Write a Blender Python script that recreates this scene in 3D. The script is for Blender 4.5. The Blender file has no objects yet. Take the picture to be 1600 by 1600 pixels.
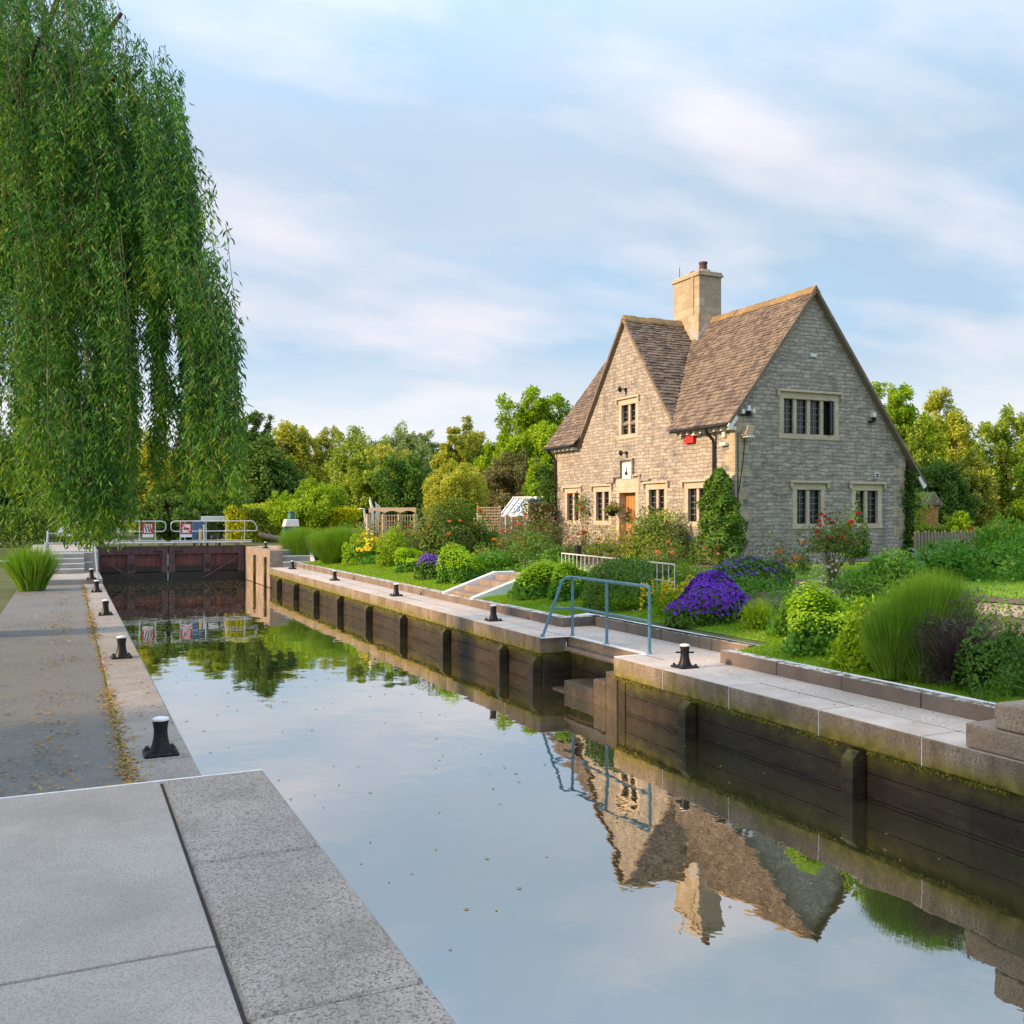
import bpy, math, random
import numpy as np
from mathutils import Vector
random.seed(7); rng = np.random.default_rng(11)
S = bpy.context.scene; COL = S.collection
R = math.radians
# ------------------------------------------------------------------ survey: pixel of the 1600 px photograph -> world
F = 1500.0; YAW = math.atan2(695.0, F); SA, CA = math.sin(YAW), math.cos(YAW)
CAM = Vector((0, 0, 2.2)); HY = 805.0; VX = 105.0
def ray(px, py):
    u = px - 800.0
    return Vector((F*SA + u*CA, F*CA - u*SA, HY - py))
def at_z(px, py, z):
    r = ray(px, py); return CAM + r*((z-CAM.z)/r.z)
def at_X(px, py, X):
    r = ray(px, py); return CAM + r*(X/r.x)
def at_Y(px, py, Y):
    r = ray(px, py); return CAM + r*(Y/r.y)
def at_d(px, py, d):
    return CAM + ray(px, py)*(d/F)
# ------------------------------------------------------------------ objects
def tag(o, label=None, cat=None, group=None, kind=None):
    if label: o['label'] = label
    if cat: o['category'] = cat
    if group: o['group'] = group
    if kind: o['kind'] = kind
    return o
def thing(name, loc, label, cat, group=None):
    o = bpy.data.objects.new(name, None); COL.objects.link(o); o.location = loc
    o.empty_display_size = .2
    return tag(o, label, cat, group)
WLOC = {}
def wloc(o):
    v = Vector((0, 0, 0))
    while o is not None:
        v = v + o.location; o = o.parent
    return v
def link(name, me, mat, parent=None, loc=None):
    mats = mat if isinstance(mat, (list, tuple)) else [mat]
    for m in mats: me.materials.append(m)
    o = bpy.data.objects.new(name, me); COL.objects.link(o)
    if parent is not None: o.parent = parent
    return o
def copy_tree(o, parent=None):
    c = o.copy(); COL.objects.link(c)
    if parent is not None: c.parent = parent
    for ch in list(o.children): copy_tree(ch, c)
    return c
class MB:
    def __init__(s): s.v = []; s.f = []; s.m = []; s.sm = []
    def add(s, vs, fs, mi=0, smooth=False):
        b = len(s.v); s.v += [tuple(p) for p in vs]
        for f in fs:
            s.f.append([b+i for i in f]); s.m.append(mi); s.sm.append(smooth)
        return s
    def box(s, a, b, mi=0):
        x0, y0, z0 = a; x1, y1, z1 = b
        x0, x1 = min(x0, x1), max(x0, x1); y0, y1 = min(y0, y1), max(y0, y1); z0, z1 = min(z0, z1), max(z0, z1)
        return s.add([(x0,y0,z0),(x1,y0,z0),(x1,y1,z0),(x0,y1,z0),(x0,y0,z1),(x1,y0,z1),(x1,y1,z1),(x0,y1,z1)],
              [(3,2,1,0),(4,5,6,7),(0,1,5,4),(1,2,6,5),(2,3,7,6),(3,0,4,7)], mi)
    def obox(s, c, ax, ay, az, mi=0):           # oriented box, half axes as vectors
        c = Vector(c); P = []
        for k in (-1, 1):
            for (i, j) in ((-1,-1),(1,-1),(1,1),(-1,1)): P.append(c + ax*i + ay*j + az*k)
        return s.add(P, [(3,2,1,0),(4,5,6,7),(0,1,5,4),(1,2,6,5),(2,3,7,6),(3,0,4,7)], mi)
    def bar(s, p, q, w, t, mi=0, up=Vector((0,0,1))):
        p, q = Vector(p), Vector(q); d = q-p; n = d.normalized()
        side = n.cross(up)
        if side.length < 1e-4: side = n.cross(Vector((0,1,0)))
        side.normalize(); u2 = side.cross(n)
        return s.obox((p+q)/2, d/2, side*(w/2), u2*(t/2), mi)
    def tube(s, pts, r, n=8, mi=0, cap=True):
        pts = [Vector(p) for p in pts]; k = len(pts)
        rs = r if isinstance(r, (list, tuple)) else [r]*k
        rings = []; prev = None
        for i, p in enumerate(pts):
            t = (pts[min(i+1, k-1)] - pts[max(i-1, 0)]).normalized()
            a = t.orthogonal().normalized() if prev is None else (prev - t*prev.dot(t)).normalized()
            prev = a; b = t.cross(a)
            rings.append([p + (a*math.cos(2*math.pi*j/n) + b*math.sin(2*math.pi*j/n))*rs[i] for j in range(n)])
        vs = [v for rg in rings for v in rg]; fs = []
        for i in range(k-1):
            for j in range(n):
                fs.append((i*n+j, i*n+(j+1) % n, (i+1)*n+(j+1) % n, (i+1)*n+j))
        s.add(vs, fs, mi, True)
        if cap: s.add(rings[0], [tuple(reversed(range(n)))], mi); s.add(rings[-1], [tuple(range(n))], mi)
        return s
    def lathe(s, c, prof, n=20, mi=0):
        c = Vector(c); vs = []; fs = []
        for (r, z) in prof:
            for j in range(n):
                a = 2*math.pi*j/n; vs.append(c + Vector((r*math.cos(a), r*math.sin(a), z)))
        for i in range(len(prof)-1):
            for j in range(n): fs.append((i*n+j, i*n+(j+1) % n, (i+1)*n+(j+1) % n, (i+1)*n+j))
        s.add(vs, fs, mi, True)
        return s
    def poly(s, pts, mi=0): return s.add(pts, [tuple(range(len(pts)))], mi)
    def prism(s, pts, ext, mi=0):
        ext = Vector(ext); a = [Vector(p) for p in pts]; b = [p+ext for p in a]; n = len(a)
        fs = [tuple(reversed(range(n))), tuple(range(n, 2*n))] + [(i, (i+1) % n, n+(i+1) % n, n+i) for i in range(n)]
        return s.add(a+b, fs, mi)
    def build(s, name, mat, parent=None, bevel=0, seg=2):
        off = wloc(parent) if parent is not None else Vector((0,0,0))
        me = bpy.data.meshes.new(name)
        me.from_pydata([(p[0]-off.x, p[1]-off.y, p[2]-off.z) for p in s.v], [], s.f)
        o = link(name, me, mat, parent)
        me.polygons.foreach_set('material_index', s.m); me.polygons.foreach_set('use_smooth', s.sm)
        import bmesh
        bm = bmesh.new(); bm.from_mesh(me); bmesh.ops.recalc_face_normals(bm, faces=bm.faces); bm.to_mesh(me); bm.free()
        me.update()
        if bevel:
            md = o.modifiers.new('bevel', 'BEVEL'); md.width = bevel; md.segments = seg; md.limit_method = 'ANGLE'; md.angle_limit = R(40)
        return o
def struct(o): o['kind'] = 'structure'; return o
def build_np(name, V, Fc, mat, parent=None, smooth=False):
    off = wloc(parent) if parent is not None else Vector((0,0,0))
    V = np.asarray(V, dtype=np.float32) - np.array(off, dtype=np.float32)
    me = bpy.data.meshes.new(name); n = len(V); m, k = Fc.shape
    me.vertices.add(n); me.vertices.foreach_set('co', V.ravel())
    me.loops.add(m*k); me.loops.foreach_set('vertex_index', Fc.astype(np.int32).ravel())
    me.polygons.add(m); me.polygons.foreach_set('loop_start', np.arange(0, m*k, k, dtype=np.int32))
    try: me.polygons.foreach_set('loop_total', np.full(m, k, dtype=np.int32))
    except Exception: pass
    me.update(calc_edges=True)
    if smooth: me.polygons.foreach_set('use_smooth', np.ones(m, dtype=bool))
    return link(name, me, mat, parent)
# ------------------------------------------------------------------ materials
def newmat(name):
    m = bpy.data.materials.new(name); m.use_nodes = True
    nt = m.node_tree; nt.nodes.clear()
    out = nt.nodes.new('ShaderNodeOutputMaterial')
    return m, nt, out
class NT:
    def __init__(s, nt): s.nt = nt
    def n(s, t, **kw):
        nd = s.nt.nodes.new(t)
        for k, v in kw.items():
            if k.startswith('i_'):
                key = k[2:]; key = int(key) if key.isdigit() else key.replace('_', ' ')
                nd.inputs[key].default_value = v
            else: setattr(nd, k, v)
        return nd
    def l(s, a, b): s.nt.links.new(a, b)
    def mix(s, fac, a, b, blend='MIX'):
        nd = s.nt.nodes.new('ShaderNodeMix'); nd.data_type = 'RGBA'; nd.blend_type = blend
        for sock, val in ((nd.inputs[0], fac), (nd.inputs[6], a), (nd.inputs[7], b)):
            if isinstance(val, (int, float)): sock.default_value = val
            elif isinstance(val, (tuple, list)): sock.default_value = (*val[:3], 1)
            else: s.l(val, sock)
        return nd.outputs[2]
    def math(s, op, a, b=None, c=None, clamp=False):
        nd = s.nt.nodes.new('ShaderNodeMath'); nd.operation = op; nd.use_clamp = clamp
        for i, val in enumerate((a, b, c)):
            if val is None: continue
            if isinstance(val, (int, float)): nd.inputs[i].default_value = val
            else: s.l(val, nd.inputs[i])
        return nd.outputs[0]
    def noise(s, vec, scale, detail=4, rough=.55, lo=.35, hi=.65):
        nd = s.n('ShaderNodeTexNoise'); nd.inputs['Scale'].default_value = scale
        nd.inputs['Detail'].default_value = detail; nd.inputs['Roughness'].default_value = rough
        if vec is not None: s.l(vec, nd.inputs['Vector'])
        mr = s.n('ShaderNodeMapRange'); mr.inputs[1].default_value = lo; mr.inputs[2].default_value = hi
        s.l(nd.outputs[0], mr.inputs[0]); return mr.outputs[0]
    def pos(s): return s.n('ShaderNodeNewGeometry').outputs['Position']
    def objc(s): return s.n('ShaderNodeTexCoord').outputs['Object']
    def rng(s, v, a, b, c=0., d=1.):
        mr = s.n('ShaderNodeMapRange'); s.l(v, mr.inputs[0])
        for i, q in enumerate((a, b, c, d)): mr.inputs[i+1].default_value = q
        return mr.outputs[0]
def rough_mat(name, a, b, c=None, s1=3., s2=40., rough=.8, bump=.3, bs=60., metal=0., spec=.4, stretch=None, dist=.01):
    """two big tones a/b by a large noise, fine speckle towards c"""
    m, nt, out = newmat(name); g = NT(nt)
    v = g.pos()
    if stretch:
        mp = g.n('ShaderNodeMapping'); mp.inputs['Scale'].default_value = stretch; g.l(v, mp.inputs['Vector']); v = mp.outputs[0]
    col = g.mix(g.noise(v, s1), a, b)
    if c is not None: col = g.mix(g.noise(v, s2, 3, .6, .45, .72), col, c)
    if bump and s1 < 5:
        col = g.mix(g.math('MULTIPLY', g.noise(v, .9, 7, .68, .50, .72), .42), col, tuple(q*.55 for q in a))
    p = g.n('ShaderNodeBsdfPrincipled'); p.inputs['Roughness'].default_value = rough; p.inputs['Metallic'].default_value = metal
    p.inputs['Specular IOR Level'].default_value = spec
    g.l(col, p.inputs['Base Color'])
    if bump:
        bn = g.n('ShaderNodeBump'); bn.inputs['Strength'].default_value = bump; bn.inputs['Distance'].default_value = dist
        nz = g.noise(v, bs, 5, .6, 0, 1); g.l(nz, bn.inputs['Height']); g.l(bn.outputs[0], p.inputs['Normal'])
    g.l(p.outputs[0], out.inputs[0]); return m
def leaf_mat(name, dark, light, third=None, trans=.3, clump=1.0, rough=.55):
    m, nt, out = newmat(name); g = NT(nt)
    rnd = g.n('ShaderNodeNewGeometry').outputs['Random Per Island']
    cl = g.noise(g.pos(), clump, 2, .5, .3, .7)
    f = g.math('ADD', g.math('MULTIPLY', rnd, .55), g.math('MULTIPLY', cl, .45), clamp=True)
    col = g.mix(f, dark, light)
    if third is not None:
        col = g.mix(g.math('GREATER_THAN', g.math('FRACT', g.math('MULTIPLY', rnd, 17.31)), .86), col, third)
    d = g.n('ShaderNodeBsdfPrincipled'); d.inputs['Roughness'].default_value = rough; d.inputs['Specular IOR Level'].default_value = .25
    g.l(col, d.inputs['Base Color'])
    t = g.n('ShaderNodeBsdfTranslucent'); tc = g.mix(1.0, col, (1.15, 1.1, .55), 'MULTIPLY'); g.l(tc, t.inputs['Color'])
    ms = g.n('ShaderNodeMixShader'); ms.inputs[0].default_value = trans
    g.l(d.outputs[0], ms.inputs[1]); g.l(t.outputs[0], ms.inputs[2]); g.l(ms.outputs[0], out.inputs[0])
    return m
def stone_wall(name, a, b, dk, mortar, bw=.36, bh=.145, wx=.02, dark_amt=.5, bump=.7, ms=.012):
    m, nt, out = newmat(name); g = NT(nt)
    sx = g.n('ShaderNodeSeparateXYZ'); g.l(g.pos(), sx.inputs[0])
    u = g.math('ADD', sx.outputs[0], sx.outputs[1])
    nz = g.n('ShaderNodeTexNoise'); nz.inputs['Scale'].default_value = 2.2; nz.inputs['Detail'].default_value = 3
    g.l(g.pos(), nz.inputs['Vector'])
    dv = g.math('MULTIPLY', g.math('SUBTRACT', nz.outputs[0], .5), wx*6)
    cb = g.n('ShaderNodeCombineXYZ'); g.l(g.math('ADD', u, dv), cb.inputs[0]); g.l(g.math('ADD', sx.outputs[2], g.math('MULTIPLY', dv, .45)), cb.inputs[1])
    bt = g.n('ShaderNodeTexBrick'); g.l(cb.outputs[0], bt.inputs['Vector'])
    bt.offset = .5; bt.squash = .7; bt.squash_frequency = 3; bt.offset_frequency = 2
    bt.inputs['Scale'].default_value = 1; bt.inputs['Brick Width'].default_value = bw; bt.inputs['Row Height'].default_value = bh
    bt.inputs['Mortar Size'].default_value = ms; bt.inputs['Mortar Smooth'].default_value = .25; bt.inputs['Bias'].default_value = 0
    bt.inputs['Color1'].default_value = (0, 0, 0, 1); bt.inputs['Color2'].default_value = (1, 1, 1, 1); bt.inputs['Mortar'].default_value = (.5, .5, .5, 1)
    bw_ = g.n('ShaderNodeRGBToBW'); g.l(bt.outputs['Color'], bw_.inputs[0])
    col = g.mix(bw_.outputs[0], a, b)
    st = g.n('ShaderNodeCombineXYZ'); g.l(u, st.inputs[0]); g.l(g.math('MULTIPLY', sx.outputs[2], 2.2), st.inputs[1])
    blot = g.noise(st.outputs[0], 3.0, 5, .65, .42, .68)
    big = g.noise(g.pos(), .55, 3, .6, .35, .65)
    col = g.mix(g.math('MULTIPLY', blot, g.math('MULTIPLY', g.math('ADD', big, .35), dark_amt)), col, dk)
    mps = g.n('ShaderNodeMapping'); mps.inputs['Scale'].default_value = (2.6,2.6,.22); g.l(g.pos(), mps.inputs['Vector'])
    col = g.mix(g.math('MULTIPLY', g.noise(mps.outputs[0], 1.0, 4, .6, .52, .75), .38), col, dk)
    fine = g.noise(g.pos(), 38, 4, .65, .35, .7)
    col = g.mix(g.math('MULTIPLY', fine, .35), col, dk)
    col = g.mix(g.math('MULTIPLY', bt.outputs['Fac'], .75), col, mortar)
    p = g.n('ShaderNodeBsdfPrincipled'); p.inputs['Roughness'].default_value = .9; p.inputs['Specular IOR Level'].default_value = .2
    g.l(col, p.inputs['Base Color'])
    hgt = g.math('ADD', g.math('MULTIPLY', g.math('SUBTRACT', 1, bt.outputs['Fac']), 1.0),
                 g.math('ADD', g.math('MULTIPLY', g.noise(g.pos(), 11, 5, .7, 0, 1), 1.6), g.math('MULTIPLY', bw_.outputs[0], .5)))
    bn = g.n('ShaderNodeBump'); bn.inputs['Strength'].default_value = bump; bn.inputs['Distance'].default_value = .035
    g.l(hgt, bn.inputs['Height']); g.l(bn.outputs[0], p.inputs['Normal']); g.l(p.outputs[0], out.inputs[0])
    return m
M = {}
M['stone'] = stone_wall('coursed_limestone', (.415,.378,.335), (.60,.547,.478), (.105,.106,.11), (.22,.195,.17), bw=.36, bh=.118, wx=.055, dark_amt=.66, bump=.9, ms=.011)
M['ashlar'] = stone_wall('ashlar_limestone', (.42,.35,.245), (.56,.48,.36), (.17,.15,.12), (.24,.20,.15), bw=.55, bh=.29, wx=.0, dark_amt=.45, bump=.25, ms=.008)
M['dressed'] = rough_mat('dressed_stone', (.52,.43,.33), (.62,.53,.42), (.30,.26,.21), 2.5, 25, .85, .2, 40)
M['tile'] = None
def tile_mat():
    m, nt, out = newmat('stone_slates'); g = NT(nt)
    rnd = g.n('ShaderNodeNewGeometry').outputs['Random Per Island']
    col = g.mix(rnd, (.092,.074,.062), (.225,.18,.145))
    col = g.mix(g.noise(g.pos(), 2.0, 5, .7, .5, .75), col, (.30,.235,.18))
    col = g.mix(g.math('MULTIPLY', g.noise(g.pos(), 30, 3, .6, .5, .75), .6), col, (.36,.30,.24))
    p = g.n('ShaderNodeBsdfPrincipled'); p.inputs['Roughness'].default_value = .88; p.inputs['Specular IOR Level'].default_value = .2
    g.l(col, p.inputs['Base Color'])
    bn = g.n('ShaderNodeBump'); bn.inputs['Strength'].default_value = .5; bn.inputs['Distance'].default_value = .02
    g.l(g.noise(g.pos(), 18, 5, .65, 0, 1), bn.inputs['Height']); g.l(bn.outputs[0], p.inputs['Normal']); g.l(p.outputs[0], out.inputs[0])
    return m
M['tile'] = tile_mat()
M['ridge'] = rough_mat('lichened_ridge', (.20,.145,.085), (.36,.235,.075), (.14,.115,.09), 3, 18, .9, .4, 25)
M['concrete'] = rough_mat('pale_concrete', (.50,.43,.385), (.60,.535,.485), (.34,.30,.26), 1.4, 24, .82, .25, 80)
M['coping'] = rough_mat('coping_concrete', (.24,.185,.14), (.36,.295,.235), (.13,.10,.08), 2.2, 55, .85, .35, 90)
def aggregate():
    m, nt, out = newmat('exposed_aggregate'); g = NT(nt); pos = g.pos()
    vo = g.n('ShaderNodeTexVoronoi'); vo.inputs['Scale'].default_value = 115; g.l(pos, vo.inputs['Vector'])
    bw = g.n('ShaderNodeSeparateColor'); g.l(vo.outputs['Color'], bw.inputs[0])
    v2 = g.n('ShaderNodeTexVoronoi'); v2.inputs['Scale'].default_value = 210; g.l(pos, v2.inputs['Vector'])
    b2 = g.n('ShaderNodeSeparateColor'); g.l(v2.outputs['Color'], b2.inputs[0])
    col = g.mix(g.noise(pos, 1.1, 5, .6), (.235,.215,.195), (.36,.335,.31))
    col = g.mix(g.math('MULTIPLY', g.rng(bw.outputs[0], .6, .8), .8), col, (.12,.105,.093)); col = g.mix(g.math('MULTIPLY', g.rng(b2.outputs[1], .7, .85), .7), col, (.48,.43,.38))
    col = g.mix(g.math('MULTIPLY', g.noise(pos, 3.3, 5, .7, .5, .75), .5), col, (.13,.12,.10))
    p = g.n('ShaderNodeBsdfPrincipled'); p.inputs['Roughness'].default_value = .8; g.l(col, p.inputs['Base Color'])
    bn = g.n('ShaderNodeBump'); bn.inputs['Strength'].default_value = .35; bn.inputs['Distance'].default_value = .006
    g.l(vo.outputs['Distance'], bn.inputs['Height']); g.l(bn.outputs[0], p.inputs['Normal']); g.l(p.outputs[0], out.inputs[0]); return m
M['granite'] = aggregate()
M['slab'] = rough_mat('grey_slab', (.33,.31,.285), (.43,.405,.37), (.21,.195,.175), 2.0, 130, .75, .2, 200)
M['slate_path'] = rough_mat('slate_grey_path', (.10,.112,.116), (.165,.17,.162), (.23,.20,.16), .9, 34, .72, .25, 110)
M['white'] = rough_mat('white_paint', (.74,.76,.78), (.82,.83,.84), (.55,.56,.55), 3, 22, .6, .1, 60)
M['white2'] = rough_mat('white_metal', (.72,.74,.76), (.80,.81,.82), None, 3, 22, .45, 0)
M['blue_mortar'] = rough_mat('pale_joint', (.52,.58,.64), (.60,.64,.66), (.4,.4,.38), 6, 40, .8, .1)
M['black'] = rough_mat('black_iron', (.006,.0065,.010), (.010,.012,.020), (.03,.027,.025), 8, 60, .42, .15, 70, spec=.3)
M['steel'] = rough_mat('blue_grey_steel', (.05,.185,.27), (.085,.245,.34), (.20,.29,.33), 9, 40, .42, .1, 60, spec=.5)
M['galv'] = rough_mat('galvanised_steel', (.50,.54,.58), (.62,.65,.68), (.38,.40,.42), 8, 30, .4, .1, 60, metal=.35)
M['rail_dark'] = rough_mat('grey_steel', (.16,.22,.25), (.22,.28,.31), (.35,.38,.4), 8, 30, .45, .1, 60)
M['redwood'] = rough_mat('gate_timber', (.12,.042,.038), (.19,.07,.062), (.055,.03,.028), 2, 22, .75, .4, 30, stretch=(2,2,.5))
M['wet_step'] = rough_mat('wet_brown_step', (.065,.046,.030), (.115,.084,.056), (.04,.04,.014), 2, 14, .5, .4, 30)
M['wet_shaded'] = rough_mat('shaded_wet_timber', (.008,.007,.006), (.018,.015,.012), (.03,.028,.012), 2, 14, .5, .4, 30, stretch=(2,2,.6))  # wet gate timber, its near-black colour also painting the shade low down
M['plum'] = rough_mat('gate_beam', (.085,.042,.045), (.13,.065,.07), (.045,.03,.03), 2, 22, .7, .3, 30)
M['deck'] = rough_mat('weathered_deck', (.42,.38,.33), (.52,.48,.42), (.26,.23,.2), 2, 30, .85, .3, 40)
M['wood'] = rough_mat('oak_door', (.42,.22,.08), (.54,.30,.12), (.26,.13,.05), 2, 12, .5, .2, 30, stretch=(8,8,1))
M['fence'] = rough_mat('weathered_wood', (.22,.18,.14), (.30,.255,.20), (.13,.11,.09), 2, 20, .9, .3, 30)
M['cane'] = rough_mat('pale_wood', (.50,.39,.27), (.60,.49,.35), (.33,.25,.17), 2, 20, .8, .2, 30)
M['frame_metal'] = rough_mat('black_casement', (.012,.012,.014), (.02,.02,.022), None, 4, 20, .4, 0)
M['lead'] = rough_mat('lead_bars', (.16,.19,.185), (.2,.23,.22), None, 4, 20, .5, 0)
M['red'] = rough_mat('red_paint', (.60,.025,.02), (.66,.04,.03), None, 4, 20, .4, 0)
M['blue'] = rough_mat('blue_paint', (.06,.13,.24), (.08,.16,.28), None, 4, 20, .5, 0)
M['green_paint'] = rough_mat('green_paint', (.012,.10,.075), (.02,.13,.10), None, 4, 20, .4, 0)
M['yellow'] = rough_mat('yellow_paint', (.60,.45,.06), (.66,.5,.08), None, 4, 20, .5, 0)
M['soil'] = rough_mat('bed_soil', (.105,.07,.05), (.17,.115,.085), (.24,.18,.14), 3, 20, .95, .8, 25, dist=.04)
M['gravel'] = rough_mat('garden_path', (.40,.27,.20), (.50,.36,.27), (.28,.19,.13), 2, 40, .95, .4, 50)
M['brickred'] = rough_mat('orange_brick', (.42,.17,.08), (.5,.22,.11), (.3,.12,.06), 4, 20, .9, .2)
M['bark'] = rough_mat('bark', (.075,.055,.04), (.13,.10,.075), (.045,.035,.03), 5, 18, .95, .8, 14, stretch=(3,3,.6), dist=.03)
M['twig'] = rough_mat('twig', (.16,.13,.07), (.24,.19,.09), None, 5, 18, .9, 0)
M['drift'] = rough_mat('driftwood', (.25,.19,.19), (.34,.27,.26), (.16,.12,.12), 4, 18, .95, .4, 20)
def glass():
    m, nt, out = newmat('dark_glass'); g = NT(nt)
    p = g.n('ShaderNodeBsdfPrincipled'); p.inputs['Base Color'].default_value = (.012,.014,.015,1); p.inputs['Roughness'].default_value = .06
    bn = g.n('ShaderNodeBump'); bn.inputs['Strength'].default_value = .25; bn.inputs['Distance'].default_value = .01
    g.l(g.noise(g.pos(), 5, 2, .5, 0, 1), bn.inputs['Height']); g.l(bn.outputs[0], p.inputs['Normal'])
    g.l(p.outputs[0], out.inputs[0]); return m
M['glass'] = glass()
def ghglass():
    m, nt, out = newmat('greenhouse_glass'); g = NT(nt)
    p = g.n('ShaderNodeBsdfPrincipled'); p.inputs['Base Color'].default_value = (.42,.48,.50,1); p.inputs['Roughness'].default_value = .12
    p.inputs['Transmission Weight'].default_value = .8
    g.l(p.outputs[0], out.inputs[0]); return m
M['gh'] = ghglass()
def planks():
    m, nt, out = newmat('wet_planks'); g = NT(nt)
    pos = g.pos(); sx = g.n('ShaderNodeSeparateXYZ'); g.l(pos, sx.inputs[0]); z = sx.outputs[2]
    mp = g.n('ShaderNodeMapping'); mp.inputs['Scale'].default_value = (1,.5,3.5); g.l(pos, mp.inputs['Vector'])
    col = g.mix(g.noise(mp.outputs[0], 2.5, 5, .65), (.013,.010,.006), (.043,.030,.017))
    col = g.mix(g.math('MULTIPLY', g.noise(mp.outputs[0], 9, 4, .6, .55, .8), .6), col, (.10,.072,.042))
    ms_ = g.n('ShaderNodeMapping'); ms_.inputs['Scale'].default_value = (4,4,.5); g.l(pos, ms_.inputs['Vector'])
    col = g.mix(g.math('MULTIPLY', g.noise(ms_.outputs[0], 1.6, 5, .65, .5, .7), .7), col, (.008,.009,.004))
    col = g.mix(g.math('MULTIPLY', g.noise(pos, 1.9, 5, .7, .52, .72), .55), col, (.045,.055,.010))
    zz = g.math('ADD', z, g.math('MULTIPLY', g.noise(pos, 3, 4, .6, 0, 1), .25))
    moss = g.rng(zz, -.42, -.12)
    col = g.mix(g.math('MULTIPLY', moss, g.noise(pos, 5, 4, .6, .3, .6)), col, (.13,.13,.018))
    p = g.n('ShaderNodeBsdfPrincipled'); p.inputs['Roughness'].default_value = .62; p.inputs['Specular IOR Level'].default_value = .35
    g.l(col, p.inputs['Base Color'])
    bn = g.n('ShaderNodeBump'); bn.inputs['Strength'].default_value = .6; bn.inputs['Distance'].default_value = .02
    g.l(g.noise(mp.outputs[0], 12, 5, .65, 0, 1), bn.inputs['Height']); g.l(bn.outputs[0], p.inputs['Normal']); g.l(p.outputs[0], out.inputs[0])
    return m
M['planks'] = planks()
def coping_face():
    """coping stone with the algae band that runs along its lower arris"""
    m, nt, out = newmat('mossy_coping'); g = NT(nt)
    pos = g.pos(); sx = g.n('ShaderNodeSeparateXYZ'); g.l(pos, sx.inputs[0]); z = sx.outputs[2]
    col = g.mix(g.noise(pos, 1.3, 4), (.21,.165,.125), (.34,.285,.225))
    col = g.mix(g.math('MULTIPLY', g.noise(pos, 42, 4, .7, .44, .64), .85), col, (.085,.07,.055))
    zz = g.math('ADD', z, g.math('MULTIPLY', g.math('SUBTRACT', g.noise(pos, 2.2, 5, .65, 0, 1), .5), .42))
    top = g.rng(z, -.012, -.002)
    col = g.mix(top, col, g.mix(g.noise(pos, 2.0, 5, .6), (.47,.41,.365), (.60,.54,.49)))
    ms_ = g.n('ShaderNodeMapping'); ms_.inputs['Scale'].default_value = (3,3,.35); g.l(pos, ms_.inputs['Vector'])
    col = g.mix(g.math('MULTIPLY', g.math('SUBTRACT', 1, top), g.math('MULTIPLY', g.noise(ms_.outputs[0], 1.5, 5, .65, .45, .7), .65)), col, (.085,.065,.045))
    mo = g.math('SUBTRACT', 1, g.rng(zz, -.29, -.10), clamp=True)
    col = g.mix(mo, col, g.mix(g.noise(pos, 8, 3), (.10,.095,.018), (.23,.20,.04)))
    p = g.n('ShaderNodeBsdfPrincipled'); p.inputs['Roughness'].default_value = .85; p.inputs['Specular IOR Level'].default_value = .3
    g.l(col, p.inputs['Base Color'])
    bn = g.n('ShaderNodeBump'); bn.inputs['Strength'].default_value = .45; bn.inputs['Distance'].default_value = .012
    g.l(g.noise(pos, 70, 5, .65, 0, 1), bn.inputs['Height']); g.l(bn.outputs[0], p.inputs['Normal']); g.l(p.outputs[0], out.inputs[0])
    return m
M['mcoping'] = coping_face()
def kerb_mat():
    m, nt, out = newmat('lichened_kerb'); g = NT(nt)
    pos = g.pos()
    col = g.mix(g.noise(pos, 1.6, 4), (.135,.11,.092), (.225,.185,.155))
    col = g.mix(g.math('MULTIPLY', g.noise(pos, 45, 3, .6, .42, .7), .6), col, (.14,.115,.10))
    nz = g.n('ShaderNodeNewGeometry'); sx = g.n('ShaderNodeSeparateXYZ'); g.l(nz.outputs['Normal'], sx.inputs[0])
    up = g.rng(sx.outputs[2], .5, .9)
    lich = g.math('MULTIPLY', up, g.noise(pos, 9, 4, .7, .43, .56))
    col = g.mix(lich, col, (.66,.62,.60))
    p = g.n('ShaderNodeBsdfPrincipled'); p.inputs['Roughness'].default_value = .9
    g.l(col, p.inputs['Base Color'])
    bn = g.n('ShaderNodeBump'); bn.inputs['Strength'].default_value = .5; bn.inputs['Distance'].default_value = .015
    g.l(g.noise(pos, 30, 5, .65, 0, 1), bn.inputs['Height']); g.l(bn.outputs[0], p.inputs['Normal']); g.l(p.outputs[0], out.inputs[0])
    return m
M['kerb'] = kerb_mat()
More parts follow.
